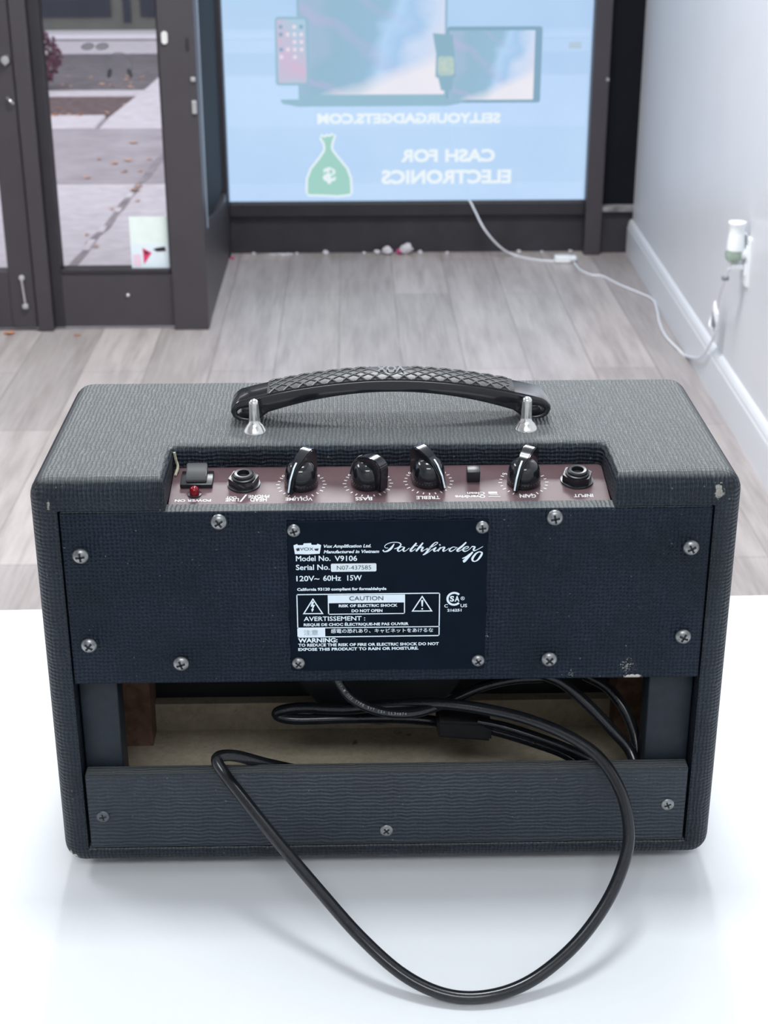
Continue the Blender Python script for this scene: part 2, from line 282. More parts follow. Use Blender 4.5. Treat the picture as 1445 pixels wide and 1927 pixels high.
off = k.n('ShaderNodeVectorMath', operation='ADD'); off.inputs[1].default_value = (.35, .062, 0); k.l(c, off.inputs[0]); k.l(off.outputs[0], br.inputs['Vector'])
g1 = k.noise(k.coord((9, .9, 1)), 3.2, 6, .62); g2 = k.noise(k.coord((42, 2.2, 1)), 3, 4, .6); g3 = k.noise(k.coord((2.4, .8, 1)), 2.2, 3, .5)
cc = k.mix(k.math('MULTIPLY', k.ramp(g1, [(.42, (0, 0, 0, 1)), (.66, (1, 1, 1, 1))]), .55), br.outputs[0], srgb(128, 120, 118))
cc = k.mix(k.math('MULTIPLY', k.ramp(g2, [(.4, (0, 0, 0, 1)), (.7, (1, 1, 1, 1))]), .25), cc, srgb(206, 199, 196))
cc = k.mix(k.math('MULTIPLY', k.ramp(g3, [(.5, (0, 0, 0, 1)), (.7, (1, 1, 1, 1))]), .35), cc, srgb(140, 132, 130))
k.l(cc, k.b.inputs['Base Color']); k.b.inputs['Roughness'].default_value = .36; k.bump(g2, .08, .001); M['floor'] = k.m
M['bronze'] = plain('dark_bronze_aluminium', srgb(62, 58, 63), .42, var=.06, vscale=12)
M['bronze_dark'] = plain('blackened_aluminium', srgb(38, 36, 42), .5, var=.12, vscale=12)
M['kick'] = plain('dusty_black_kick_panel', srgb(44, 42, 48), .55, var=.3, vscale=9)
M['gasket'] = plain('black_rubber_gasket', srgb(24, 23, 27), .6)
M['gasket_pale'] = plain('pale_weather_strip', srgb(150, 162, 178), .4)
M['dark_glass'] = plain('dark_blocked_glass', srgb(13, 17, 24), .6, spec=.15, var=.2, vscale=4)
M['latch_white'] = plain('aged_white_plastic', srgb(205, 206, 204), .5)
M['steel'] = plain('bright_metal', (.72, .72, .72, 1), .3, 1, var=.1, vscale=200)
M['glass'] = glass('clear_window_glass')
M['white_plastic'] = plain('white_plastic', srgb(238, 242, 244), .3, var=.01)
M['white_cord'] = plain('white_cable', srgb(232, 234, 240), .4, var=.01)
M['tie'] = plain('grey_twist_tie', srgb(130, 134, 142), .6)
k = NT('tinted_oil_bottle'); k.b.inputs['Base Color'].default_value = srgb(196, 216, 200); k.b.inputs['Roughness'].default_value = .08; k.b.inputs['Transmission Weight'].default_value = .6; M['bottle'] = k.m
M['bottle_dark'] = plain('green_wick', srgb(120, 160, 128), .4)
M['paper'] = plain('white_paper_scrap', srgb(205, 202, 208), .8)
M['paper_pink'] = plain('pink_paper_scrap', srgb(190, 70, 120), .8)
M['leaf'] = plain('dry_brown_leaf', srgb(172, 118, 88), .7, var=.3, vscale=80)
M['leaf_pale'] = plain('dry_pale_leaf', srgb(216, 178, 158), .7, var=.3, vscale=80)
# outdoors
k = NT('concrete_paving'); c = k.coord(); a = k.noise(c, 5, 6, .65); b = k.noise(c, 60, 3)
k.l(k.mix(k.math('MULTIPLY', b, .4), k.ramp(a, [(.3, srgb(168, 160, 168)), (.72, srgb(206, 198, 205))]), srgb(160, 152, 158)), k.b.inputs['Base Color']); k.b.inputs['Roughness'].default_value = .9; k.bump(b, .3, .003); M['concrete'] = k.m
M['concrete_pale'] = plain('pale_concrete', srgb(226, 219, 226), .9, var=.1, vscale=14, bump=.3)
M['concrete_joint'] = plain('dirty_joint', srgb(160, 152, 158), .9, var=.25, vscale=9)
M['joint_fill'] = plain('pale_joint_filler', srgb(232, 226, 232), .9, var=.1)
M['asphalt'] = plain('damp_asphalt', srgb(126, 120, 126), .7, var=.22, vscale=10, bump=.4)
M['gutter'] = plain('leaf_stained_gutter', srgb(116, 98, 100), .9, var=.3, vscale=24, bump=.4)
M['far_wall'] = plain('olive_grey_render', srgb(104, 104, 98), .8, var=.12, vscale=4)
M['far_glass'] = plain('dark_shop_glass', srgb(46, 50, 64), .15, var=.2, vscale=2)
M['far_sill'] = plain('white_sill', srgb(236, 232, 240), .5, var=.03)
# ------------------------------------------------------------------ mesh helpers
def link(o, parent=None):
    COL.objects.link(o)
    if parent is not None: o.parent = parent
    return o
def obj(name, bm, mats, parent=None, smooth=None, loc=None):
    me = bpy.data.meshes.new(name); bm.to_mesh(me); bm.free()
    for m in (mats if isinstance(mats, (list, tuple)) else [mats]): me.materials.append(m)
    if smooth is not None:
        me.polygons.foreach_set('use_smooth', [True]*len(me.polygons))
        me.set_sharp_from_angle(angle=math.radians(smooth))
    o = bpy.data.objects.new(name, me); link(o, parent)
    if loc: o.location = loc
    return o
def empty(name, loc=(0, 0, 0), rz=0):
    o = bpy.data.objects.new(name, None); link(o); o.location = loc; o.rotation_euler = (0, 0, rz); o.empty_display_size = .05
    return o
def tag(o, label=None, cat=None, group=None, kind=None):
    if label: o['label'] = label
    if cat: o['category'] = cat
    if group: o['group'] = group
    if kind: o['kind'] = kind
    return o
def struct(o, label, cat='structure'):
    return tag(o, label, cat, kind='structure')
def box(bm, x0, x1, y0, y1, z0, z1, bev=0, seg=2, mi=0, mat=None):
    r = bmesh.ops.create_cube(bm, size=1)
    vs = r['verts']
    for v in vs: v.co = Vector(((x0+x1)/2+v.co.x*(x1-x0), (y0+y1)/2+v.co.y*(y1-y0), (z0+z1)/2+v.co.z*(z1-z0)))
    fs = list({f for v in vs for f in v.link_faces})
    for f in fs: f.material_index = mi
    if bev:
        es = list({e for f in fs for e in f.edges})
        rb = bmesh.ops.bevel(bm, geom=es, offset=bev, segments=seg, profile=.5, affect='EDGES')
        vs = list({v for v in rb['verts']} | {v for v in vs if v.is_valid})
        for f in {f for v in vs for f in v.link_faces}: f.material_index = mi
    if mat is not None: bmesh.ops.transform(bm, matrix=mat, verts=[v for v in vs if v.is_valid])
def bxm(*a, **k):
    bm = bmesh.new(); box(bm, *a, **k); return bm
def lathe(bm, prof, seg=32, mat=Matrix(), mi=0, cap=True):
    rings = []
    for r, z in prof:
        rings.append([bm.verts.new(mat @ Vector((r*math.cos(2*PI*i/seg), r*math.sin(2*PI*i/seg), z))) for i in range(seg)])
    for a, b in zip(rings, rings[1:]):
        for i in range(seg):
            f = bm.faces.new((a[i], a[(i+1) % seg], b[(i+1) % seg], b[i])); f.material_index = mi
    if cap:
        f = bm.faces.new(rings[0][::-1]); f.material_index = mi
        f = bm.faces.new(rings[-1]); f.material_index = mi
def catmull(pts, n=8):
    P = [Vector(p) for p in pts]; P = [P[0]*2-P[1]] + P + [P[-1]*2-P[-2]]
    out = []
    for i in range(1, len(P)-2):
        a, b, c, d = P[i-1:i+3]
        for k in range(n):
            t = k/n
            out.append(.5*((2*b)+(c-a)*t+(2*a-5*b+4*c-d)*t*t+(3*b-a-3*c+d)*t**3))
    out.append(P[-2]); return out
def tube(bm, pts, r, seg=12, mi=0, cap=True):
    P = [Vector(p) for p in pts]; rings = []
    t = (P[1]-P[0]).normalized(); n = t.orthogonal().normalized()
    for i, p in enumerate(P):
        t2 = (P[min(i+1, len(P)-1)]-P[max(i-1, 0)]).normalized()
        n = (n - t2*n.dot(t2)).normalized(); b = t2.cross(n)
        rr = r[i] if isinstance(r, (list, tuple)) else r
        rings.append([bm.verts.new(p+(n*math.cos(2*PI*j/seg)+b*math.sin(2*PI*j/seg))*rr) for j in range(seg)])
    for a, b in zip(rings, rings[1:]):
        for j in range(seg):
            f = bm.faces.new((a[j], a[(j+1) % seg], b[(j+1) % seg], b[j])); f.material_index = mi
    if cap:
        bm.faces.new(rings[0][::-1]).material_index = mi; bm.faces.new(rings[-1]).material_index = mi
def prism(bm, poly, axis, d0, d1, mi=0, mat=Matrix()):
    """extrude polygon given in two coordinates along the third (axis)"""
    def mk(p, d):
        c = {'x': (d, p[0], p[1]), 'y': (p[0], d, p[1]), 'z': (p[0], p[1], d)}[axis]
        return bm.verts.new(mat @ Vector(c))
    a = [mk(p, d0) for p in poly]; b = [mk(p, d1) for p in poly]; n = len(poly)
    fs = [bm.faces.new(a[::-1]), bm.faces.new(b)]
    for i in range(n): fs.append(bm.faces.new((a[i], a[(i+1) % n], b[(i+1) % n], b[i])))
    for f in fs: f.material_index = mi
    bmesh.ops.recalc_face_normals(bm, faces=fs)
def poly(bm, pts, mi=0):
    f = bm.faces.new([bm.verts.new(p) for p in pts]); f.material_index = mi; return f
def mesh_of(o):
    dg = bpy.context.evaluated_depsgraph_get(); dg.update()
    return bpy.data.meshes.new_from_object(o.evaluated_get(dg), depsgraph=dg)
def boolean(base_bm, cutters):
    """base minus cutters, returns a bmesh"""
    def tmp(bm):
        me = bpy.data.meshes.new('tmp'); bm.to_mesh(me); bm.free(); return link(bpy.data.objects.new('tmp', me))
    b = tmp(base_bm); cs = [tmp(c) for c in cutters]
    for c in cs:
        md = b.modifiers.new('cut', 'BOOLEAN'); md.operation = 'DIFFERENCE'; md.solver = 'EXACT'; md.object = c
    me = mesh_of(b); out = bmesh.new(); out.from_mesh(me)
    for o in [b]+cs: bpy.data.objects.remove(o)
    return out
_txt = {}
def text_mesh(s, bold=0, shear=0, res=3):
    cu = bpy.data.curves.new('lettering', 'FONT'); cu.body = s; cu.size = 1; cu.offset = bold; cu.shear = shear; cu.resolution_u = res
    o = link(bpy.data.objects.new('lettering', cu)); me = mesh_of(o); bpy.data.objects.remove(o)
    return me
def cap_h(bold):
    if bold not in _txt:
        me = text_mesh('H', bold); zs = [v.co.y for v in me.vertices]; _txt[bold] = (min(zs), max(zs))
    return _txt[bold]
def add_text(bm, s, origin, U, V, width, cap, mi=0, bold=0, shear=0, res=3, cjk=False):
    """left end of baseline at origin, running along U, letters rising along V"""
    me = text_mesh(s, bold, shear, res)
    if not len(me.vertices): return
    xs = [v.co.x for v in me.vertices]; x0, x1 = min(xs), max(xs); lo, hi = cap_h(bold)
    if cjk: ys = [v.co.y for v in me.vertices]; lo, hi = min(ys), max(ys)
    U = Vector(U).normalized(); V = Vector(V).normalized(); N = U.cross(V)
    sx, sy = width/(x1-x0), cap/(hi-lo)
    O = Vector(origin)
    for v in me.vertices: v.co = O + U*((v.co.x-x0)*sx) + V*((v.co.y-lo)*sy)
    for p in me.polygons: p.material_index = mi
    bm.from_mesh(me)
def ribbon(bm, pts, y, mi=0, n=6):
    """calligraphic stroke in an x-z plane; pts are (x, z, width)"""
    P = catmull([(p[0], p[1], p[2]) for p in pts], n) if len(pts) > 2 else [Vector(p) for p in pts]
    L = []
    for i, p in enumerate(P):
        t = P[min(i+1, len(P)-1)]-P[max(i-1, 0)]; t = Vector((t.x, t.y)).normalized(); nn = Vector((-t.y, t.x))*max(p.z, .0002)/2
        L.append((bm.verts.new((p.x+nn.x, y, p.y+nn.y)), bm.verts.new((p.x-nn.x, y, p.y-nn.y))))
    for a, b in zip(L, L[1:]): bm.faces.new((a[0], a[1], b[1], b[0])).material_index = mi
def disc(bm, cx, cz, y, r0, r1, a0=0, a1=2*PI, n=32, mi=0):
    A = [a0+(a1-a0)*i/n for i in range(n+1)]
    o = [bm.verts.new((cx+r1*math.cos(a), y, cz+r1*math.sin(a))) for a in A]
    if r0 <= 0:
        bm.faces.new(o[:-1] if abs(a1-a0-2*PI) < 1e-6 else o).material_index = mi; return
    q = [bm.verts.new((cx+r0*math.cos(a), y, cz+r0*math.sin(a))) for a in A]
    for i in range(n): bm.faces.new((q[i], o[i], o[i+1], q[i+1])).material_index = mi
# ------------------------------------------------------------------ the room
ZF = -.75                     # floor level; the table top is z = 0
XW = lambda y: .913 + .0203*(y-2.808)          # face of the right-hand wall
bm = bxm(-3, 1.1, -3, 3.66, ZF-.05, ZF); box(bm, -.46, 1.1, 3.66, 4.60, ZF-.05, ZF)
struct(obj('floor', bm, M['floor']), 'grey oak plank floor of the shop', 'floor')
bm = bmesh.new(); prism(bm, [(XW(-3), -3), (XW(4.50), 4.50), (XW(4.50)+.12, 4.50), (XW(-3)+.25, -3)], 'z', ZF, 2.0)
struct(obj('wall_right', bm, M['wall']), 'pale grey painted wall on the right', 'wall')
struct(obj('wall_left', bxm(-3.1, -3, -3, 3.72, ZF, 2), M['wall']), 'pale wall on the far left', 'wall')
struct(obj('wall_back', bxm(-3.1, 1.2, -3.1, -3, ZF, 2), M['wall']), 'pale wall behind the viewer', 'wall')
struct(obj('ceiling', bxm(-3.1, 1.2, -3.1, 4.7, 2.0, 2.05), M['ceiling']), 'white shop ceiling', 'ceiling')
bm = bxm(-3, -.44, 3.62, 3.74, 1.45, 2.0); box(bm, -.46, -.40, 3.74, 4.6, 1.45, 2); box(bm, -.46, 1.1, 4.5, 4.62, 1.45, 2.0)
struct(obj('wall_front', bm, M['bronze']), 'dark header above the shop front', 'wall')
struct(obj('wall_front_corner', bxm(-3, -2.25, 3.62, 3.72, ZF, 1.45), M['bronze']), 'dark solid bay beside the entrance door', 'wall')
# baseboard with eased top and bead
bm = bmesh.new()
prof = [(0, 0), (.014, 0), (.014, .092), (.0115, .098), (.0115, .104), (.008, .113), (.004, .119), (0, .12)]
for (ya, yb, ex) in ((-3, 4.52, 0),):
    A = [bm.verts.new((XW(ya)-d, ya, ZF+h)) for d, h in prof]; B = [bm.verts.new((XW(yb)-d, yb, ZF+h)) for d, h in prof]
    n = len(prof); bm.faces.new(A); bm.faces.new(B[::-1])
    for i in range(n): bm.faces.new((A[i], B[i], B[(i+1) % n], A[(i+1) % n]))
bmesh.ops.recalc_face_normals(bm, faces=bm.faces)
struct(obj('baseboard_right', bm, M['trim_white']), 'white baseboard along the right wall', 'baseboard')

# ---- sidelight beside the door (plane y = 3.64)
sl = empty('window_1', (-.70, 3.66, ZF)); struct(sl, 'narrow glazed sidelight in dark frame left of the sign window', 'window')
def wpart(name, bm, m, parent, smooth=None):
    o = obj(name, bm, m, smooth=smooth); o.parent = parent; o.matrix_parent_inverse = Matrix.Translation(-parent.location); return o
f = bxm(-.900, -.868, 3.645, 3.70, ZF+.006, 1.45, .003); box(f, -.552, -.540, 3.645, 3.70, ZF+.17, 1.45, .002); box(f, -.868, -.552, 3.645, 3.70, -.585, -.571, .002); box(f, -.868, -.552, 3.645, 3.7, 1.3, 1.45)
wpart('window_frame', f, M['bronze_dark'], sl)
wpart('kick_panel', bxm(-.895, -.545, 3.648, 3.69, ZF+.008, -.585, .003), M['bronze'], sl)
wpart('pane', bxm(-.869, -.551, 3.668, 3.674, -.573, 1.31), M['glass'], sl)
bm = bmesh.new(); lathe(bm, [(.006, 0), (.006, .003), (.004, .006), (.001, .007)], 16, Matrix.Translation((-.679, 3.648, -.648)) @ Matrix.Rotation(PI/2, 4, 'X'))
wpart('screw', bm, M['steel'], sl, 40)
# jamb between door and sidelight, and the corner post
struct(obj('trim_1', bxm(-.945, -.900, 3.625, 3.72, ZF, 1.45, .003), M['bronze']), 'dark upright jamb between door and sidelight', 'door jamb')
po = empty('trim_2', (-.495, 3.66, ZF)); struct(po, 'wide dark corner post right of the sidelight', 'post')
wpart('post', bxm(-.546, -.445, 3.63, 3.73, ZF, 1.45, .003), M['bronze'], po)
bm = bmesh.new()
prism(bm, [(-.5275+.0085*math.cos(a)+(0), .079+(.0085 if math.sin(a) >= 0 else -.0085)+.0085*math.sin(a)) for a in [2*PI*i/24 for i in range(24)]], 'y', 3.624, 3.632)
wpart('latch_plate', bm, M['latch_white'], po)
for z, hh in ((-.107, .018), (-.032, .006)): wpart('catch', bxm(-.462, -.449, 3.622, 3.632, z-hh, z+hh, .002), M['steel'], po)
wpart('hinge_leaf', bxm(-.470, -.463, 3.626, 3.632, .045, .078, .001), M['bronze_dark'], po)

# ---- door leaf on the far left
dl = empty('door_1', (-1.55, 3.66, ZF)); struct(dl, 'dark framed glass entrance door at the left edge', 'door')
f = bxm(-1.020, -.948, 3.635, 3.685, ZF+.008, 1.42, .003); box(f, -2.2, -2.12, 3.635, 3.685, ZF+.008, 1.42, .003); box(f, -2.12, -1.02, 3.637, 3.683, ZF+.008, -.571, .003); box(f, -2.12, -1.02, 3.637, 3.683, 1.3, 1.42)
wpart('door_frame', f, M['bronze'], dl)
wpart('pane', bxm(-2.125, -1.016, 3.657, 3.663, -.575, 1.31), M['glass'], dl)
bm = bmesh.new(); lathe(bm, [(.0135, 0), (.0135, .006), (.011, .012), (.003, .013)], 24, Matrix.Translation((-.966, 3.635, .022)) @ Matrix.Rotation(PI/2, 4, 'X')); box(bm, -.968, -.964, 3.616, 3.623, .008, .022)
wpart('lock_cylinder', bm, M['steel'], dl, 40)
bm = bmesh.new(); tube(bm, catmull([(-.972, 3.63, -.078), (-.962, 3.620, -.086), (-.955, 3.625, -.094)], 5), .0035, 8)
wpart('thumb_turn', bm, M['steel'], dl, 40)
bm = bmesh.new(); lathe(bm, [(.008, 0), (.008, .005), (.004, .007)], 16, Matrix.Translation((-.981, 3.635, -.590)) @ Matrix.Rotation(PI/2, 4, 'X'))
tube(bm, [(-.981, 3.629, -.595), (-.976, 3.627, -.668)], .0035, 8); box(bm, -.985, -.968, 3.622, 3.635, -.680, -.666, .002)
wpart('flush_bolt', bm, M['steel'], dl, 40)
wpart('push_bar', bxm(-2.1, -.985, 3.60, 3.622, .088, .108, .004), M['gasket'], dl)

# ---- return between the corner post and the sign window
rn = empty('window_3', (-.447, 4.1, ZF)); struct(rn, 'dark return bay between the corner post and the sign window', 'window')
wpart('pale_seal', bxm(-.4475, -.443, 3.731, 3.738, -.47, 1.45), M['gasket_pale'], rn)
wpart('dark_pane', bxm(-.470, -.458, 3.735, 4.46, -.50, 1.45), M['dark_glass'], rn)
bm = bmesh.new(); prism(bm, [(3.735, ZF), (4.46, ZF), (4.46, -.52), (4.15, -.515), (3.78, -.455), (3.735, -.455)], 'x', -.470, -.447)
wpart('bulkhead', bm, M['bronze'], rn)

# ---- sign window (plane y = 4.53)
sw = empty('window_2', (.2, 4.55, ZF)); struct(sw, 'wide dark framed shop window that carries the blue sign', 'window')
f = bxm(-.500, -.443, 4.485, 4.60, ZF, 1.45, .003); box(f, -.443, .783, 4.53, 4.60, -.615, -.573, .002); box(f, -.443, .783, 4.53, 4.60, 1.25, 1.45)
wpart('window_frame', f, M['bronze_dark'], sw)
wpart('mullion', bxm(.783, .840, 4.495, 4.60, ZF, 1.45, .004), M['bronze'], sw)
wpart('kick_panel', bxm(-.443, .783, 4.555, 4.60, ZF, -.612), M['kick'], sw)
wpart('kick_panel', bxm(.840, .985, 4.53, 4.60, ZF, -.60), M['kick'], sw)
wpart('ledge', bxm(.840, .985, 4.505, 4.60, -.602, -.585, .003), plain('dusty_ledge', srgb(128, 126, 128), .8, var=.5, vscale=30), sw)
wpart('dark_pane', bxm(.840, .985, 4.55, 4.565, -.585, 1.45), M['dark_glass'], sw)
wpart('pane', bxm(-.445, .785, 4.552, 4.558, -.575, 1.26), M['glass'], sw)
bm = bmesh.new(); lathe(bm, [(.006, 0), (.006, .003), (.003, .006)], 12, Matrix.Translation((.833, 4.495, -.156)) @ Matrix.Rotation(PI/2, 4, 'X'))
wpart('screw', bm, M['steel'], sw, 40)

# ------------------------------------------------------------------ outdoors
ZG = -.78
struct(obj('sidewalk', bxm(-6, 3, 3.75, 5.93, ZG-.1, ZG), M['concrete_pale']), 'pale concrete sidewalk slab outside the door', 'sidewalk')
struct(obj('sidewalk_slab', bxm(-6, 3, 5.94, 7.36, ZG-.1, ZG), M['concrete']), 'grey concrete slab further out', 'sidewalk')
struct(obj('curb', bxm(-6, -1.36, 7.37, 7.80, ZG-.14, ZG), M['concrete_pale']), 'pale concrete curb at the street', 'curb')
bm = bmesh.new(); prism(bm, [(-1.34, 7.37), (3, 7.37), (3, 9.4), (-1.25, 9.4), (-1.27, 8.9), (-1.34, 7.8)], 'z', ZG-.14, ZG-.012)
struct(obj('driveway_apron', bm, M['concrete_pale']), 'pale concrete driveway ramp beside the curb', 'driveway')
struct(obj('gutter', bxm(-6, -1.30, 7.80, 9.05, ZG-.2, ZG-.085), M['gutter']), 'leaf stained gutter behind the curb', 'gutter')
struct(obj('gutter_edge', bxm(-6, -1.30, 9.05, 9.30, ZG-.2, ZG-.080), M['concrete_pale']), 'pale concrete edge between gutter and street', 'gutter edge')
struct(obj('road', bxm(-9, 6, 9.30, 11.2, ZG-.2, ZG-.083), M['asphalt']), 'grey street surface', 'road')
struct(obj('far_sidewalk', bxm(-9, 6, 11.2, 12.0, ZG-.2, ZG-.080), M['concrete_pale']), 'pale strip of sidewalk across the street', 'sidewalk')
bm = bmesh.new(); random.seed(3)
L = []; R = []
for i in range(25):
    y = 4.5+i*(7.3-4.5)/24; x = -.985+(y-4.67)*.037+random.uniform(-.008, .008); w = random.uniform(.010, .018)
    L.append(bm.verts.new((x-w, y, ZG+.003))); R.append(bm.verts.new((x+w, y, ZG+.003)))
for i in range(24): bm.faces.new((L[i], R[i], R[i+1], L[i+1]))
r = bmesh.ops.extrude_face_region(bm, geom=bm.faces[:]); bmesh.ops.translate(bm, vec=(0, 0, -.002), verts=[v for v in r['geom'] if isinstance(v, bmesh.types.BMVert)])
struct(obj('pavement_joint', bm, M['concrete_joint']), 'dirty joint running along the sidewalk', 'joint')
# building across the street
fb = empty('shop_building', (-2, 14, ZG-.1)); tag(fb, 'low olive grey building with dark windows across the street', 'building')
def fpart(n, b, m): o = obj(n, b, m, fb); o.matrix_parent_inverse = Matrix.Translation(-fb.location); return o
fpart('wall', bxm(-9, 6, 12.3, 14, ZG-.1, 3.2), M['far_wall'])
fpart('base_wall', bxm(-9, 6, 12.1, 12.3, ZG-.1, -.845), M['asphalt'])
fpart('sill', bxm(-9, 6, 12.0, 12.31, -.845, -.808), M['far_sill'])
for x0, x1 in ((-4.6, -1.96), (-1.86, -1.80), (-1.72, -.2)):
    fpart('window', bxm(x0, x1, 12.28, 12.30, -.705 if x0 != -1.86 else -.75, 1.8), M['far_glass'])
random.seed(9)
for i, (y, l) in enumerate(((4.72, .16), (5.0, .10), (5.35, .07), (5.62, .10))):
    x = -.985+(y-4.67)*.037
    tag(obj('joint_filler', bxm(x-.012, x+.014, y, y+l, ZG+.001, ZG+.008, .003), M['joint_fill']), 'pale strip of filler in the sidewalk joint, ' + ('nearest the door', 'second from the door', 'third from the door', 'farthest from the door')[i], 'joint filler', 'filler strips in the sidewalk joint')
# ------------------------------------------------------------------ small things at the shop front
# window sign seen from behind (reads mirrored)
sg = empty('window_sign', (.17, 4.545, -.571)); tag(sg, 'pale blue backlit window sign with mirrored white lettering, devices and a money bag', 'sign')
def spart(n, b, m): o = obj(n, b, m, sg); o.matrix_parent_inverse = Matrix.Translation(-sg.location); return o
S0 = 4.540
def film_mat(name, c0, c1, vec_scale=(1, 1, 1), sc=1.5):
    k = NT(name); c = k.coord(vec_scale); nz = k.noise(c, sc, 3)
    e = k.n('ShaderNodeEmission'); k.l(k.ramp(nz, [(.35, c0), (.65, c1)]), e.inputs[0]); e.inputs[1].default_value = 1.0
    k.l(e.outputs[0], k.out.inputs[0]); return k.m
k = NT('backlit_blue_film'); nz = k.noise(k.coord(), 1.5, 3)      # thin film: a little of what is behind shows through
e = k.n('ShaderNodeEmission'); k.l(k.ramp(nz, [(.35, srgb(179, 210, 246)), (.65, srgb(188, 219, 250))]), e.inputs[0])
tr = k.n('ShaderNodeBsdfTransparent'); mx = k.n('ShaderNodeMixShader', Fac=.34); k.l(e.outputs[0], mx.inputs[1]); k.l(tr.outputs[0], mx.inputs[2]); k.l(mx.outputs[0], k.out.inputs[0]); e.inputs[1].default_value = 1.06
F_base = k.m
F_teal = film_mat('backlit_teal_film', srgb(147, 184, 206), srgb(154, 191, 211))
F_watch = film_mat('backlit_watch_film', srgb(142, 178, 198), srgb(148, 184, 203))
F_edge = film_mat('backlit_grey_teal_film', srgb(132, 168, 192), srgb(138, 174, 197))
F_white = film_mat('backlit_white_film', srgb(232, 243, 250), srgb(237, 247, 252))
F_green = film_mat('backlit_green_film', srgb(160, 208, 198), srgb(165, 213, 203))
def screen_film(name, x0, x1, z0, z1):
    k = NT(name); c = k.coord(); mp = k.n('ShaderNodeMapping', vector_type='TEXTURE'); mp.inputs['Location'].default_value = (x0, 0, z0); mp.inputs['Scale'].default_value = (x1-x0, 1, z1-z0); k.l(c, mp.inputs[0])
    sp = k.n('ShaderNodeSeparateXYZ'); k.l(mp.outputs[0], sp.inputs[0])
    nz = k.noise(mp.outputs[0], 2.2, 4, .5); nz2 = k.noise(mp.outputs[0], 3.1, 3, .5)
    t = k.math('ADD', sp.outputs[0], k.math('MULTIPLY', k.math('SUBTRACT', nz, .5), .5)); t = k.math('SUBTRACT', t, k.math('MULTIPLY', sp.outputs[2], .18))
    col = k.ramp(t, [(.0, srgb(164, 190, 216)), (.12, srgb(152, 188, 210)), (.40, srgb(154, 191, 216)), (.52, srgb(182, 214, 246)), (.64, srgb(170, 204, 238)), (.78, srgb(206, 222, 246)), (.95, srgb(226, 224, 240))])
    wv = k.n('ShaderNodeTexWave', wave_type='BANDS', bands_direction='DIAGONAL'); wv.inputs['Scale'].default_value = 1.1; wv.inputs['Distortion'].default_value = 5; wv.inputs['Detail'].default_value = 2; wv.inputs['Detail Scale'].default_value = 1.2
    k.l(mp.outputs[0], wv.inputs['Vector'])
    col = k.mix(k.math('MULTIPLY', k.ramp(wv.outputs[1], [(.8, (0, 0, 0, 1)), (1, (1, 1, 1, 1))]), k.math('MULTIPLY', k.math('SUBTRACT', 1.0, sp.outputs[0]), .5)), col, srgb(190, 186, 224))
    col = k.mix(k.ramp(k.math('ADD', k.math('MULTIPLY', sp.outputs[2], -1.6), k.math('ADD', k.math('MULTIPLY', sp.outputs[0], .9), k.math('MULTIPLY', nz2, .25))), [(.22, (0, 0, 0, 1)), (.5, (.95, .95, .95, 1))]), col, srgb(238, 236, 244))
    e = k.n('ShaderNodeEmission'); k.l(col, e.inputs[0]); k.l(e.outputs[0], k.out.inputs[0]); return k.m
spart('sign_backing', bxm(-.442, .782, S0, S0+.005, -.565, 1.25), F_base)
def slab(bm, pts, y, mi=0, th=.0008): prism(bm, pts, 'y', y-th, y, mi)
def rrect(x0, x1, z0, z1, r, n=5):
    out = []
    for cx, cz, a0 in ((x1-r, z1-r, 0), (x0+r, z1-r, PI/2), (x0+r, z0+r, PI), (x1-r, z0+r, 1.5*PI)):
        out += [(cx+r*math.cos(a0+PI/2*i/n), cz+r*math.sin(a0+PI/2*i/n)) for i in range(n+1)]
    return out
bm = bmesh.new(); slab(bm, rrect(-.196, .300, -.225, .115, .008), S0-.0002); slab(bm, [(-.256, -.228), (-.25, -.236), (-.2, -.246), (.30, -.246), (.345, -.238), (.372, -.226), (.372, -.222), (-.256, -.222)], S0-.0012)
slab(bm, rrect(-.188, .292, -.207, .104, .003), S0-.0022, 1)
spart('laptop_picture', bm, [F_teal, screen_film('backlit_laptop_screen', -.19, .29, -.21, .105)])
bm = bmesh.new(); slab(bm, rrect(.300, .616, -.236, .010, .008), S0-.0004); slab(bm, rrect(.306, .592, -.226, -.002, .003), S0-.0024, 1)
spart('tablet_picture', bm, [F_edge, screen_film('backlit_tablet_screen', .306, .592, -.226, -.002)])
bm = bmesh.new(); slab(bm, [(x+(.002 if z > 0 else 0), z) for x, z in rrect(-.271, -.160, -.176, .044, .012)], S0-.003); slab(bm, rrect(-.263, -.168, -.168, .036, .006), S0-.004, 1)
random.seed(5)
for i in range(4):
    for j in range(5):
        if random.random() < .75:
            cx = -.250+i*.0225; cz = .012-j*.024
            slab(bm, rrect(cx-.006, cx+.006, cz-.006, cz+.006, .002, 2), S0-.0048, random.choice((2, 2, 3)))
spart('phone_picture', bm, [F_teal, film_mat('backlit_phone_screen', srgb(214, 188, 214), srgb(176, 206, 226), (1, 1, 1), 7), film_mat('backlit_icons', srgb(226, 214, 232), srgb(232, 222, 236)), F_edge])
bm = bmesh.new(); slab(bm, [(.252, -.010), (.318, -.015), (.325, -.078), (.330, -.150), (.322, -.155), (.318, -.195), (.282, -.195), (.272, -.155), (.262, -.150), (.264, -.075)], S0-.0032)
slab(bm, rrect(.270, .324, -.146, -.084, .010), S0-.0042, 1)
spart('watch_picture', bm, [F_watch, film_mat('backlit_watch_face', srgb(196, 212, 200), srgb(170, 200, 205), (1, 1, 1), 60)])
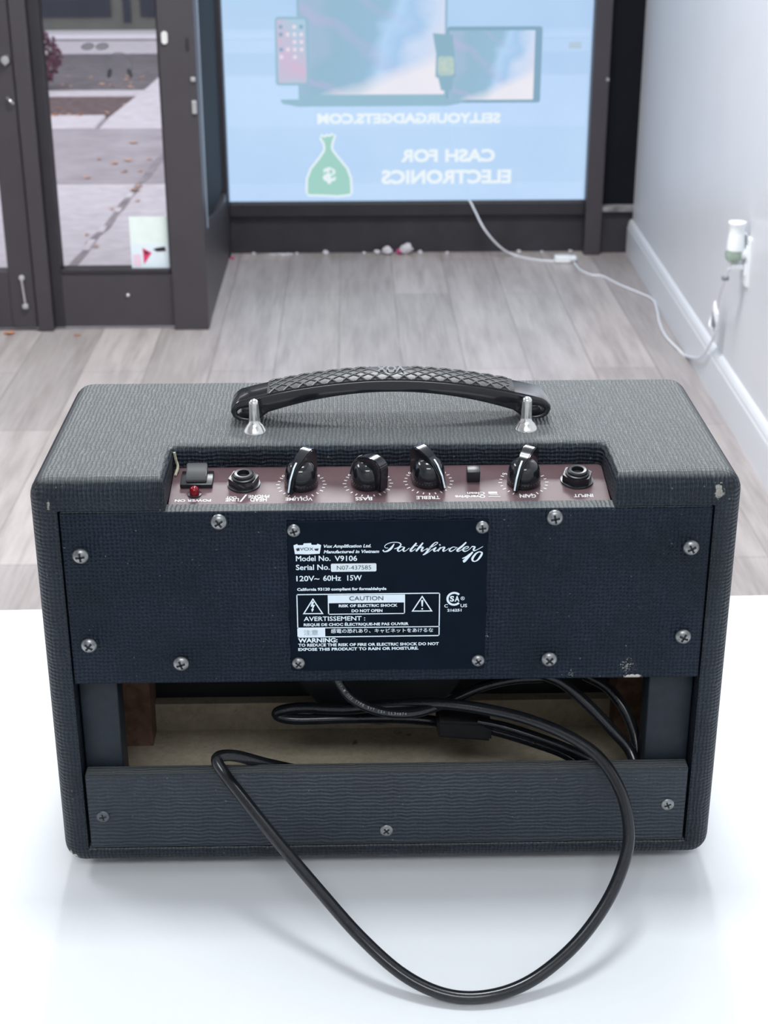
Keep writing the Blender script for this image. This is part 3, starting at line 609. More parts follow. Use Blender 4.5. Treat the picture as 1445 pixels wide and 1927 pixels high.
# money bag with pale outline
def bag(g, y, bm, mi):
    p = [(-.023, .0), (-.022, .009), (-.010, .003), (-.004, .010), (.006, .006), (.013, .012), (.022, .010), (.014, -.010), (.010, -.030), (.014, -.042), (.034, -.068), (.062, -.102), (.074, -.135), (.076, -.185), (.070, -.190), (.03, -.194), (-.02, -.191), (-.070, -.190), (-.074, -.180), (-.072, -.135), (-.058, -.102), (-.030, -.068), (-.012, -.042), (-.010, -.030), (-.014, -.012)]
    cx = sum(q[0] for q in p)/len(p); P = []
    n = len(p)
    for i in range(n):
        a, b, c = Vector(p[i-1]), Vector(p[i]), Vector(p[(i+1) % n]); t = (c-a).normalized(); nn = Vector((t.y, -t.x))
        P.append((b.x-nn.x*g-.100, b.y-nn.y*g-.352))
    slab(bm, P, y, mi)
bm = bmesh.new(); bag(0.006, S0-.0002, bm, 0); bag(-.001, S0-.0012, bm, 1)
add_text(bm, '$', (-.076, S0-.0032, -.497), (-1, 0, 0), (0, 0, 1), .044, .048, 0, .03)
spart('money_bag_picture', bm, [F_white, F_green])
for s, xr, z, w, c, dd in (('SELLYOURGADGETS.COM', .484, -.303, .619, .034, .0016), ('CASH', .469, -.433, .170, .043, .0017), ('FOR', .273, -.433, .125, .043, .0017), ('ELECTRONICS', .526, -.507, .445, .047, .0017)):
    bm = bmesh.new()
    for q, (ox, oz) in enumerate(((-1, -1), (1, -1), (1, 1), (-1, 1), (0, 0))):
        add_text(bm, s, (xr-dd+ox*dd, S0-.0014-.00002*q, z+dd+oz*dd), (-1, 0, 0), (0, 0, 1), w-2*dd, c-2*dd, 0, .014)
    spart('lettering', bm, F_white)
spart('tape', bxm(.705, .748, S0-.001, S0, -.062, -.040), film_mat('backlit_tape', srgb(186, 206, 222), srgb(176, 200, 222)))

# sticker and reflected headphones and sunglasses painted as film on the sidelight glass
st = empty('door_sticker', (-.607, 3.664, -.571)); tag(st, 'white sticker with pink and black marks low on the sidelight glass', 'sticker')
def tpart(par, n, b, m, smooth=None): o = obj(n, b, m, par, smooth); o.matrix_parent_inverse = Matrix.Translation(-par.location); return o
tpart(st, 'upper_sheet', bxm(-.664, -.553, 3.6640, 3.6665, -.503, -.421), plain('blank_white_sheet', srgb(226, 238, 232), .6, var=.03))
bm = bxm(-.664, -.552, 3.6635, 3.6665, -.571, -.501)
slab(bm, [(-.630, -.512), (-.604, -.526), (-.628, -.560)], 3.6635, 1); slab(bm, [(-.626, -.518), (-.612, -.526), (-.622, -.532)], 3.6625, 2)
slab(bm, [(-.600, -.516), (-.590, -.512), (-.565, -.508), (-.562, -.521), (-.588, -.523)], 3.6635, 2); slab(bm, rrect(-.658, -.636, -.566, -.53, .004), 3.6635, 3)
tpart(st, 'lower_sheet', bm, [M['sticker'], plain('pink_print', srgb(214, 60, 110), .6), M['print_black'], plain('pale_pink_print', srgb(232, 206, 220), .6)])
hd = empty('headphone_reflection', (-.660, 3.666, -.03)); tag(hd, 'faint grey headphones reflection painted on the sidelight glass', 'painted_reflection')
bm = bmesh.new(); disc(bm, -.662, 0.0, 3.6665, .0325, .0375, -.45, PI+.45, 40)
tpart(hd, 'headband', bm, film('faint_grey_film', srgb(96, 102, 108), .6))
for sx in (-1, 1):
    bm = bmesh.new()
    for i in range(1): bm.faces.new([bm.verts.new((-.662+sx*.028+.0068*math.cos(a)-sx*.004*math.sin(a)*.8, 3.6660, -.020+.013*math.sin(a))) for a in [2*PI*j/20 for j in range(20)]])
    tpart(hd, 'ear_pad', bm, film('dark_grey_film', srgb(40, 46, 50), .7))
gd = empty('sunglasses_reflection', (-.725, 3.666, .05)); tag(gd, 'faint grey sunglasses reflection painted on the sidelight glass above the headphones', 'painted_reflection')  # mirrored sunglasses, painted as see-through grey film
for cx in (-.745, -.705):
    bm = bmesh.new(); bm.faces.new([bm.verts.new((cx+.019*math.cos(a), 3.6665, .052+.010*math.sin(a)+.002*math.cos(a))) for a in [2*PI*j/24 for j in range(24)]])
    tpart(gd, 'lens', bm, film('grey_lens_film', srgb(70, 74, 76), .6))

# leaves and scraps
def leaf_mesh(s, seed):
    rnd = random.Random(seed); bm = bmesh.new(); n = 14; ring = []
    for i in range(n):
        a = 2*PI*i/n; r = s*(.55+.45*abs(math.cos(a*2.5)))*rnd.uniform(.7, 1.1)
        ring.append(bm.verts.new((r*math.cos(a), r*.7*math.sin(a), .12*s+.35*s*rnd.random()*abs(math.sin(a)))))
    c = bm.verts.new((0, 0, .02*s))
    for i in range(n): bm.faces.new((c, ring[i], ring[(i+1) % n]))
    r = bmesh.ops.extrude_face_region(bm, geom=bm.faces[:]); bmesh.ops.translate(bm, vec=(0, 0, .0008), verts=[v for v in r['geom'] if isinstance(v, bmesh.types.BMVert)])
    return bm
tag(obj('dry_leaf', leaf_mesh(.022, 1), M['leaf'], loc=(-1.025, 3.600, ZF)), 'brown dry leaf on the floor at the left edge by the door', 'leaf')
tag(obj('dry_leaf', leaf_mesh(.012, 2), M['leaf'], loc=(-.825, 3.58, ZF)), 'small brown dry leaf on the floor in front of the sidelight', 'leaf')
random.seed(11)
for i in range(64):
    if i < 20: x, y, z = random.uniform(-2.0, -1.38), random.uniform(7.85, 8.7), ZG-.084
    elif i < 28: x, y, z = random.uniform(-1.7, -1.36), random.uniform(7.76, 7.84), ZG-.005
    elif i < 38: y = random.uniform(4.6, 7.2); x = -.95+(y-4.67)*.03+random.uniform(-.08, .10); z = ZG+.002
    elif i < 46: y = random.uniform(5.0, 7.2); x = random.uniform(-1.3, -.8); z = ZG+.001
    else: y = random.uniform(9.35, 10.0); x = random.uniform(-2.0, -1.4); z = ZG-.082
    o = obj('fallen_leaf', leaf_mesh(random.uniform(.014, .034), 30+i), random.choice((M['leaf'] if i < 26 else M['leaf_pale'], M['leaf_pale'], M['leaf_pale'])), loc=(x, y, z))
    o.rotation_euler = (0, 0, random.uniform(0, 6))
    where = ('in the brown gutter behind the curb', 'on the pale curb edge', 'along the dark joint of the sidewalk', 'on the grey sidewalk slab', 'on the street beyond the gutter')[0 if i < 20 else 1 if i < 28 else 2 if i < 38 else 3 if i < 46 else 4]
    tag(o, 'dry fallen leaf lying ' + where + ', outside the sidelight', 'leaf', 'fallen leaves ' + where)
scr = [(-.30, .010, 0), (-.27, .013, 0), (-.245, .011, 0), (.065, .012, 0), (.56, .009, 0), (.64, .007, 0), (-.435, .007, 1), (-.365, .008, 0), (-.215, .007, 0), (-.115, .012, 0), (.02, .007, 0), (.10, .020, 0), (.145, .014, 1), (.165, .026, 0), (.215, .010, 0), (.31, .007, 0), (.74, .008, 0)]
place = ['first of the row left of the money bag', 'widest of the row left of the money bag', 'last of the row left of the money bag', 'left edge of the pile under the lettering', 'under the right end of the tablet picture', 'between the tablet picture and the mullion', 'at the left corner of the kick panel', 'near the left end of the kick panel', 'left of the pile under the money bag', 'under the money bag', 'under the middle of the sign', 'in the pile under CASH', 'topping the pile', 'largest, in the pile under the lettering', 'at the right of the pile', 'alone right of the pile', 'left of the mullion']
for (x, s, pk), pl in zip(scr, place):
    bm = bmesh.new(); rnd = random.Random(int(x*1000)); bmesh.ops.create_icosphere(bm, subdivisions=2, radius=s*.85)
    for v in bm.verts: v.co = Vector((v.co.x*rnd.uniform(.8, 1.3), v.co.y*rnd.uniform(.5, .9), v.co.z*rnd.uniform(.6, 1.05)))
    if x in (-.30, -.27, -.245):
        for v in bm.verts: v.co.x *= 1.9; v.co.z *= .5
    mn = min(v.co.z for v in bm.verts)
    for v in bm.verts: v.co.z -= mn
    tag(obj('paper_scrap', bm, M['paper_pink' if pk else 'paper'], loc=(x, 4.53 - s*.5 if x > -.4 else 4.47, ZF)), ('pink' if pk else 'white') + ' crumpled paper scrap on the floor ' + pl, 'scrap', 'paper scraps along the sign window')

# red-leaved shrub across the gutter
sh = empty('red_shrub', (-2.03, 9.38, ZG-.083)); tag(sh, 'low dark red shrub by the street at the left edge of the sidelight', 'shrub')
rnd = random.Random(21); bm = bmesh.new()
for i in range(420):
    a, b, q = rnd.uniform(0, 2*PI), rnd.uniform(-1, 1), rnd.uniform(.5, 1)**.5; s_ = math.sqrt(1-b*b)
    p = Vector((.17*q*s_*math.cos(a), .17*q*s_*math.sin(a), .20+.17*q*b)); u = Vector((rnd.gauss(0, 1), rnd.gauss(0, 1), rnd.gauss(0, 1))).normalized(); v = u.orthogonal().normalized()
    bm.faces.new([bm.verts.new(p+u*.026), bm.verts.new(p+v*.013), bm.verts.new(p-u*.026), bm.verts.new(p-v*.013)])
o = obj('foliage', bm, plain('dark_red_leaves', srgb(98, 50, 74), .6, var=.4, vscale=20), sh)
bm = bmesh.new()
for i in range(5): tube(bm, [(.01*i-.02, 0, 0), (.05*i-.1, rnd.uniform(-.05, .05), .2)], .006, 6)
obj('stems', bm, M['leaf'], sh)

# wall outlet, plug-in freshener, white charger cable
XO = XW(2.80)
ou = empty('wall_outlet', (XO, 2.80, -.342)); tag(ou, 'white electric outlet plate on the right wall', 'outlet')
bm = bxm(XO-.006, XO, 2.765, 2.835, -.400, -.284, .002)
tpart(ou, 'cover_plate', bm, M['white_plastic'])
for z in (-.320, -.362): tpart(ou, 'socket', bxm(XO-.0085, XO-.005, 2.784, 2.816, z-.014, z+.014, .001), M['white_plastic'])
fr = empty('air_freshener', (.885, 2.80, -.346)); tag(fr, 'white plug-in air freshener with clear green oil bottle on the outlet', 'air freshener')
bm = bmesh.new(); lathe(bm, [(.010, -.318), (.0205, -.317), (.0208, -.300), (.0185, -.280), (.0180, -.268), (.0205, -.256), (.0215, -.2535), (.0205, -.2505), (.008, -.2495)], 28, Matrix.Translation((.882, 2.80, 0)))
tpart(fr, 'housing', bm, M['white_plastic'], 50)
bm = bmesh.new(); lathe(bm, [(.004, -.3465), (.014, -.345), (.0195, -.337), (.021, -.326), (.019, -.3185), (.010, -.3185)], 28, Matrix.Translation((.880, 2.80, 0)))
tpart(fr, 'oil_bottle', bm, M['bottle'], 50)
tpart(fr, 'wick', bxm(.877, .882, 2.797, 2.803, -.340, -.318), M['bottle_dark'])
bm = bmesh.new(); lathe(bm, [(.0145, 0), (.0145, .022), (.012, .028)], 24, Matrix.Translation((XO-.0085, 2.80, -.325)) @ Matrix.Rotation(-PI/2, 4, 'Y'))
tpart(fr, 'plug_body', bm, M['white_plastic'])

cc = empty('charger_cable', (.72, 4.38, ZF)); tag(cc, 'white extension cable from the wall outlet along the floor to the window sign', 'cable')
def clampx(p): return (min(p[0], XW(p[1])-.018), p[1], p[2])
bm = bmesh.new(); tube(bm, catmull([(p[0], 4.5485, p[2]) for p in WHITE_CORD_A[:4]], 8), .0028, 8); tube(bm, catmull([(.29278, 4.5485, -.25582), (.32644, 4.5485, -.36777), (.356, 4.5485, -.46), (.383, 4.5488, -.56)], 6), .0028, 8); tube(bm, catmull([(.383, 4.5488, -.56), (.3845, 4.5465, -.5695), (.388, 4.528, -.5695), (.402, 4.505, -.595)]+[clampx(p) for p in WHITE_CORD_A[6:]], 8), .0034, 8)
tpart(cc, 'cord', bm, M['white_cord'], 60)
bm = bmesh.new(); tube(bm, catmull([clampx(p) for p in WHITE_CORD_B]+[KNOT], 8), .0032, 8); tpart(cc, 'cord', bm, M['white_cord'], 60)
bm = bmesh.new(); tube(bm, catmull([KNOT]+WHITE_CORD_C, 8), .0032, 8); tpart(cc, 'cord', bm, M['white_cord'], 60)
bm = bxm(.668, .724, 4.378, 4.412, ZF+.001, ZF+.026, .006, 3); lathe(bm, [(.006, 0), (.011, .003), (.011, .016), (.007, .022)], 16, Matrix.Translation((.722, 4.392, ZF+.014)) @ Matrix.Rotation(PI/2, 4, 'Y') @ Matrix.Rotation(-.3, 4, 'X'))
tpart(cc, 'connector', bm, M['white_plastic'])
bm = bmesh.new()
for k in range(4):
    a0 = random.uniform(0, 6); pts = []
    for i in range(13):
        a = a0+2*PI*i/12; pts.append((KNOT[0]-.006+.004*k*.5*math.sin(a*2), KNOT[1]+.026*math.cos(a)+.004*k, KNOT[2]+.036*math.sin(a)+.006*math.cos(2*a+k)))
    tube(bm, pts, .0028, 7)
tpart(cc, 'bundle', bm, M['white_cord'])
tpart(cc, 'twist_tie', bxm(KNOT[0]-.014, KNOT[0]-.002, KNOT[1]-.008, KNOT[1]+.008, KNOT[2]-.022, KNOT[2]+.020, .003), M['tie'])
tpart(cc, 'twist_tie', bxm(.862, .878, 2.816, 2.830, -.396, -.386, .002), M['tie'])
tpart(cc, 'plug', bxm(.874, XO-.0086, 2.789, 2.811, -.364, -.350, .004, 3), M['white_plastic'])

# ------------------------------------------------------------------ the table
tb = empty('table', (0, 0, ZF), math.radians(1.06)); tag(tb, 'white laminate table that carries the black amplifier', 'table')
obj('tabletop', bxm(-.78, .60, -.66, .356, .72, .75, .002), M['table'], tb)
for sx in (-.74, .56):
    for sy in (-.62, .31): obj('leg', bxm(sx-.02, sx+.02, sy-.02, sy+.02, 0, .72, .002), M['table_leg'], tb)
# ------------------------------------------------------------------ the amplifier
amp = empty('guitar_amplifier', (0, 0, 0)); tag(amp, 'black vinyl covered guitar amplifier with its open back towards us, on the white table', 'amplifier')
ZT, ZB, D = .2525, .008, .1686
outer = bxm(-.19, .19, 0, D, ZB, ZT, .012, 7)
cav = bxm(-.1745, .1745, -.05, .140, .0203, .2352)
# notch for the control panel, with a rolled rim
cut = bmesh.new(); rings = []; RR = .0055
zs = [.2290] + [ZT-RR+RR*math.sin(a) for a in [PI/2*i/6 for i in range(6)]] + [ZT-.00002, ZT+.004]
for z in zs:
    t = max(0, min(1, (z-(ZT-RR))/RR)); o = RR - math.sqrt(max(0, RR*RR-(t*RR)**2))
    x0, x1, y1, rc = -.1175-o, .1208+o, .0495+o, .004+o*.6
    pts = [(x0, -.05), (x1, -.05)]
    pts += [(x1-rc+rc*math.cos(a), y1-rc+rc*math.sin(a)) for a in [PI/2*i/4 for i in range(5)]]
    pts += [(x0+rc+rc*math.cos(a), y1-rc+rc*math.sin(a)) for a in [PI/2+PI/2*i/4 for i in range(5)]]
    rings.append([cut.verts.new((x, y, z)) for x, y in pts])
for a, b in zip(rings, rings[1:]):
    for i in range(len(a)): cut.faces.new((a[i], a[(i+1) % len(a)], b[(i+1) % len(a)], b[i]))
cut.faces.new(rings[0][::-1]); cut.faces.new(rings[-1]); bmesh.ops.recalc_face_normals(cut, faces=cut.faces)
shell = boolean(outer, [cav, cut])
bmesh.ops.bisect_plane(shell, geom=shell.verts[:]+shell.edges[:]+shell.faces[:], plane_co=(0, .031, 0), plane_no=(0, 1, 0))
for f in shell.faces:
    c = f.calc_center_median(); n = f.normal
    inside = c.y > .030 and (abs(abs(c.x)-.1745) < 2e-4 or abs(c.z-.0203) < 2e-4 or abs(c.y-.140) < 2e-4 or (abs(c.z-.2352) < 2e-4 and n.z < 0))
    f.material_index = 1 if inside else 0
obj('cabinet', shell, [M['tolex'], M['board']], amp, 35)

# rear boards
def board(name, x0, x1, z0, z1, m, th=.0095):
    return obj(name, bxm(x0, x1, 0, th, z0, z1, .0009, 2), m, amp, 50)
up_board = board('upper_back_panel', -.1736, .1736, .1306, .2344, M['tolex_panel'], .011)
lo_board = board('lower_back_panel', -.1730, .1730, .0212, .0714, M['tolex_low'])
for sx in (-1, 1):
    xa, xb = (-.1736, -.1520) if sx < 0 else (.1485, .1736)
    obj('side_post', bxm(xa, xb, .0098, .028, .0204, .150, .001, 2), M['post_vinyl'], amp, 50)
    obj('corner_block', bxm(-.1744 if sx < 0 else .150, -.150 if sx < 0 else .1744, .112, .1385, .0204, .12), M['block'], amp)
obj('bottom_cleat', bxm(-.1499, .1499, .1305, .1390, .0204, .0405), M['board'], amp)
obj('baffle_board', bxm(-.1744, .1744, .1392, .1399, .0205, .235), M['baffle'], amp)
obj('front_grille', bxm(-.172, .172, D-.004, D+.0008, .022, .236, .0005), M['grille'], amp)
obj('chassis', bxm(-.116, .119, .0115, .115, .182, .226), M['satin_black'], amp)
for sx in (-.165, .165):
    for y in (.030, .140):
        bm = bmesh.new(); lathe(bm, [(.0095, 0), (.0105, .002), (.0105, ZB+.0002)], 20, Matrix.Translation((sx, y, 0))); obj('rubber_foot', bm, M['satin_black'], amp, 40)
# loudspeaker
sp = bmesh.new(); RY = Matrix.Translation((-.003, .139, .112)) @ Matrix.Rotation(PI/2, 4, 'X')
lathe(sp, [(.080, 0), (.082, .004), (.072, .008), (.044, .040), (.040, .046)], 40, RY); lathe(sp, [(.052, .046), (.054, .048), (.054, .066), (.050, .068)], 40, RY)
obj('loudspeaker', sp, M['baffle'], amp, 40)

# screws
def screw(parent, x, z, y, r=.0047, m='screw', ang=0, flat=False):
    bm = bmesh.new(); h = r*(.25 if flat else .62)
    prof = [(r, 0)] + [(r*math.cos(a), h*math.sin(a)+.0001) for a in [PI/2*i/6 for i in range(6)]] + [(r*.05, h+.0001)]
    lathe(bm, prof, 24)
    for k in range(2):
        R = Matrix.Rotation(ang+k*PI/2, 4, 'Z')
        a, w = r*.52, r*.12
        box(bm, -a, a, -w, w, h*.4, h*(1.2 if flat else 1.06), mi=1, mat=R)
    bmesh.ops.transform(bm, matrix=Matrix.Translation((x, y, z)) @ Matrix.Rotation(PI/2, 4, 'X'), verts=bm.verts)
    return obj('screw', bm, [M[m], M['slot']], parent, 35)
for x, z, a in ((-.0894, .2284, .6), (-.164, .2094, .1), (-.1637, .1553, .9), (-.114, .1433, .3), (.0892, .2289, .2), (.1634, .2106, .5), (.1631, .1566, 1.1), (.0896, .1433, .8)): screw(up_board, x, z, 0, ang=a)
for x, z, a, m in ((-.1645, .043, .2, 'screw_dark'), (-.0008, .0307, .7, 'screw'), (.1625, .0461, .4, 'screw')): screw(lo_board, x, z, 0, .0039, m, a, True)

# rating plate with its print
bm = bxm(-.0533, .0537, -.0015, .0002, .1384, .2287, .0006, 2)
YP = -.00168
STY = {'b': (1, .035, 0), 'bi': (1, .03, .22), 'm': (1, .016, 0), 'k': (2, 0, 0), 'g': (3, .0, 0)}
for s, x, z, w, c, st_ in PLATE_TEXT + PLATE_LOGO_TEXT:
    mi, bd, sh = STY[st_]; cj = ord(s[0]) > 0x2fff
    yy = YP-(.00022 if st_ in 'kg' else 0)
    add_text(bm, s, (x, yy, z), (1, 0, 0), (0, 0, 1), w, c, mi, 0.01 if cj and mi == 1 else bd, sh, 2 if len(s) > 12 else 3, cj)
for x0, z0, x1, z1 in PLATE_RECTS: poly(bm, [(x0, YP, z0), (x1, YP, z0), (x1, YP, z1), (x0, YP, z1)], 1)
for T in PLATE_TRIS:
    c = Vector((sum(p[0] for p in T)/3, sum(p[1] for p in T)/3)); I = [c+(Vector(p)-c)*.80 for p in T]
    for i in range(3):
        j = (i+1) % 3; poly(bm, [(T[i][0], YP, T[i][1]), (T[j][0], YP, T[j][1]), (I[j].x, YP, I[j].y), (I[i].x, YP, I[i].y)], 1)
poly(bm, [(x, YP, z) for x, z in PLATE_BOLT[:6] + PLATE_BOLT[6:]], 1)
poly(bm, [(x, YP, z) for x, z in PLATE_BANG[:4]], 1); disc(bm, PLATE_BANG[4][0], PLATE_BANG[4][1]-.0001, YP, 0, .0005, n=12, mi=1)
(cx, cz), (rx_, rz_), cr = PLATE_CSA
disc(bm, cx, cz, YP, .0030, .0042, .75, 2*PI-.75, 40, 1); disc(bm, rx_, rz_, YP, .00085, .0011, n=20, mi=1)
poly(bm, [(x, YP, z) for x, z in PLATE_LOGO], 1)
for q in PLATE_LOGO_CUTS: poly(bm, [(x, YP-.0002, z) for x, z in q], 2)
for i, s in enumerate(SCRIPT_STROKES): ribbon(bm, s, YP-.00001*(i % 2), 1)
bmesh.ops.recalc_face_normals(bm, faces=[f for f in bm.faces if f.material_index == 0])
plate = obj('rating_plate', bm, [M['plate'], M['print_white'], M['print_black'], M['print_grey']], amp)
x0, z0, x1, z1 = PLATE_STICKER
bm = bmesh.new(); slab(bm, rrect(x0, x1, z0, z1, .0007, 3), -.00155, 0, .0003)
tag(obj('serial_sticker', bm, M['sticker'], plate), 'small white serial number sticker')
for x, z, a in ((-.0498, .2236, .3), (.0505, .2244, .1), (-.0492, .1435, .9), (.05, .1438, .6)): screw(plate, x, z, -.0015, .0038, ang=a)

# control panel
KS = .17; CPZ = lambda y: .2335 + (y-.012)*KS
CN = Vector((0, -KS, 1)).normalized(); CV = Vector((0, 1, KS)).normalized()
bm = bmesh.new(); prism(bm, [(.0112, CPZ(.0112)), (.0493, CPZ(.0493)), (.0493, CPZ(.0493)-.0016), (.0112, CPZ(.0112)-.0016)], 'x', -.1172, .1205)
def onp(x, y, lift=0): return Vector((x, y, CPZ(y))) + CN*lift
for s, x, y, w, c in PANEL_TEXT:
    add_text(bm, s, onp(x, y, .00012), (-1, 0, 0), -CV, w, c*1.04, 1, .02 if s not in '/' else 0, 0, 3)
KN = [(-.0464, .0306, 'V'), (-.0100, .0310, 'B'), (.0233, .0326, 'T'), (.0754, .0306, 'G')]
for x, y, _ in KN:
    for i in range(24):
        a = math.radians(15*i-90)
        r0, r1, w = .0118, .0134 if i % 2 else .0138, .00030
        d = Vector((math.cos(a), math.sin(a))); t = Vector((-d.y, d.x))
        # leave the gap on the far side, where the dial starts and ends
        if d.y > .72: continue
        poly(bm, [onp(x+d.x*r0+t.x*w, y+d.y*r0+t.y*w, .00012), onp(x+d.x*r1+t.x*w, y+d.y*r1+t.y*w, .00012), onp(x+d.x*r1-t.x*w, y+d.y*r1-t.y*w, .00012), onp(x+d.x*r0-t.x*w, y+d.y*r0-t.y*w, .00012)], 1)
    add_text(bm, '10', onp(x-.0085, y+.0098, .00012), (-1, 0, 0), -CV, .0024, .002, 1, .02)
    add_text(bm, '0', onp(x+.0100, y+.0098, .00012), (-1, 0, 0), -CV, .0011, .002, 1, .02)
for y0, y1, fill in ((.0163, .0176, 0), (.0193, .0213, 1)):
    xs = [(.0550, .0605)] if not fill else [(.0553, .0600)]
    for a, b in xs:
        if fill: poly(bm, [onp(a, y0, .00012), onp(b, y0, .00012), onp(b, y1, .00012), onp(a, y1, .00012)], 1)
        else:
            poly(bm, [onp(a, y0, .00012), onp(b+.001, y0, .00012), onp(b+.001, y0+.0004, .00012), onp(a, y0+.0004, .00012)], 1)
            poly(bm, [onp(a+.001, y1+.0004, .00012), onp(b, y1+.0004, .00012), onp(b, y1+.0008, .00012), onp(a+.001, y1+.0008, .00012)], 1)
cpan = obj('control_panel', bm, [M['maroon'], M['tick']], amp)

# chicken-head knobs; the pointer's direction in the plane of the panel
FRAME = Matrix(((1, 0, 0, 0), (0, CV.y, CN.y, 0), (0, CV.z, CN.z, 0), (0, 0, 0, 1)))
def knob(x, y, ang):
    bm = bmesh.new()
    lathe(bm, [(.0090, .0006), (.0093, .0012), (.0090, .006), (.0083, .0095), (.0070, .0122), (.0048, .0138), (.0006, .0145)], 32)
    # pointer blade: side outline along u, thickness along v
    out = [(-.0122, .0008), (-.0128, .0130), (-.0120, .0165), (-.0095, .0188), (-.0065, .0194), (.0000, .0182), (.0062, .0148), (.0108, .0088), (.0134, .0016), (.0132, .0006)]
    th = lambda u: .0033 if u < 0 else .0033-.0021*u/.0135
    A = [bm.verts.new((u, th(u), z)) for u, z in out]; B = [bm.verts.new((u, -th(u), z)) for u, z in out]; n = len(out); fs = [bm.faces.new(A), bm.faces.new(B[::-1])]
    for i in range(n): fs.append(bm.faces.new((A[i], B[i], B[(i+1) % n], A[(i+1) % n])))
    es = list({e for f in fs for e in f.edges}); bmesh.ops.bevel(bm, geom=es, offset=.0006, segments=2, affect='EDGES')
    line = [(.0040, .0160), (.0070, .0139), (.0110, .0085), (.0134, .0020)]
    for (u0, z0), (u1, z1) in zip(line, line[1:]):
        q = .00035; poly(bm, [(u0+q, .0005, z0+q), (u0+q, -.0005, z0+q), (u1+q, -.0005, z1+q), (u1+q, .0005, z1+q)], 1)
    bmesh.ops.recalc_face_normals(bm, faces=[f for f in bm.faces if f.material_index == 0])
    bmesh.ops.transform(bm, matrix=Matrix.Translation(onp(x, y)) @ FRAME @ Matrix.Rotation(ang, 4, 'Z'), verts=bm.verts)
    return obj('control_knob', bm, [M['gloss_black'], M['print_white']], cpan, 32)
for (x, y, s), a in zip(KN, (-119, 135, -52, -117)):
    tag(knob(x, y, math.radians(a)), {'V': 'black pointer knob marked volume', 'B': 'black pointer knob marked bass, turned away', 'T': 'black pointer knob marked treble', 'G': 'black pointer knob marked gain'}[s])
def jack(x, y, lab):
    T = Matrix.Translation(onp(x, y)) @ FRAME; bm = bmesh.new()
    lathe(bm, [(.0090, .0002), (.0090, .0010), (.0080, .0011)], 32, T, 0)
    h = [(.0084*math.cos(PI/3*i+.2), .0084*math.sin(PI/3*i+.2)) for i in range(6)]
    prism(bm, h, 'z', .0011, .0050, 1, T)
    lathe(bm, [(.0066, .0050), (.0066, .0056), (.0056, .0060), (.0056, .0070), (.0048, .0076), (.0034, .0074), (.0032, .0050)], 32, T, 2, cap=False)
    lathe(bm, [(.0033, .0051), (.0001, .00511)], 20, T, 3, cap=False)
    return tag(obj('jack_socket', bm, [M['screw_dark'], M['gloss_black'], M['satin_black'], M['slot']], cpan, 30), lab)
jack(-.0778, .0312, 'black hex headphone and line out jack'); jack(.1048, .0317, 'black hex input jack')
T = Matrix.Translation(onp(-.1035, .0348)) @ FRAME
bm = bmesh.new(); box(bm, -.0088, .0088, -.0072, .0072, 0, .0026, .0006, 2, mat=T); ps = obj('power_switch', bm, M['satin_black'], cpan, 40)
bm = bmesh.new(); prism(bm, [(-.0050, .0024), (-.0056, .0040), (-.0035, .0058), (.0010, .0072), (.0046, .0092), (.0056, .0086), (.0058, .0024)], 'x', -.0056, .0056); bmesh.ops.bevel(bm, geom=bm.edges[:], offset=.0005, segments=2, affect='EDGES'); bmesh.ops.transform(bm, matrix=T, verts=bm.verts); obj('rocker', bm, M['rocker'], ps, 40)
T = Matrix.Translation(onp(-.1039, .0216)) @ FRAME
bm = bmesh.new(); lathe(bm, [(.0038, 0), (.0038, .0006), (.0028, .0007)], 24, T); pl_ = obj('power_light', bm, M['satin_black'], cpan, 40)
bm = bmesh.new(); lathe(bm, [(.0026, .0006), (.0026, .0030)] + [(.0026*math.cos(a), .0030+.0022*math.sin(a)) for a in [PI/2*i/6 for i in range(1, 6)]] + [(.0002, .0052)], 24, T); tag(obj('red_lens', bm, M['led'], pl_, 60), 'small red indicator lens')
T = Matrix.Translation(onp(.0479, .0345)) @ FRAME
bm = bmesh.new(); box(bm, -.0036, .0036, -.0036, .0036, 0, .0068, .0005, 2, mat=T); obj('push_button', bm, M['satin_black'], cpan, 40)
# frayed seams of the covering in the notch corners
bm = bmesh.new(); tube(bm, catmull([(-.1166, .0462, .2502), (-.1160, .0464, .2460), (-.1150, .0452, .2420), (-.1160, .040, .2388)], 5), .0008, 6); obj('frayed_seam', bm, plain('bare_fabric_edge', srgb(176, 172, 150), .9, var=.3, vscale=600), amp)

# carrying handle
HX = .0040
def zt(u): return .2690 + .0107*(1-(u/.088)**2)**1.0 if abs(u) < .088 else .2690
top = [(u, .2672+.0126*(1-(abs(u)/.0885)**1.9)) for u in [-.0865+.173*i/28 for i in range(29)]]
und = [(u, .2618+.0104*(1-(abs(u)/.0665)**2)) for u in [.0665-.133*i/22 for i in range(23)]]
def endcap(s):
    # right-hand loop, drawn clockwise from the top
    q = [(.0890, .2660), (.0912, .2636), (.0915, .2608), (.0902, .2578), (.0872, .2558), (.0830, .2552), (.0785, .2556), (.0750, .2568), (.0722, .2590), (.0700, .2607)]
    return q if s > 0 else [(-u, z) for u, z in q[::-1]]
prof = top + endcap(1) + und + endcap(-1)
cu = bpy.data.curves.new('handle', 'CURVE'); cu.dimensions = '2D'; cu.fill_mode = 'BOTH'; cu.extrude = .0105; cu.bevel_depth = .0016; cu.bevel_resolution = 3; cu.offset = -.0016
def spl(pts):
    s = cu.splines.new('POLY'); s.points.add(len(pts)-1); s.use_cyclic_u = True
    for p, (u, z) in zip(s.points, pts): p.co = (u, z, 0, 1)
spl(prof)
for s in (-1, 1): spl([(s*.0815+.0056*math.cos(a)*(1.15), .2606+.0030*math.sin(a)) for a in [2*PI*i/16 for i in range(16)]])
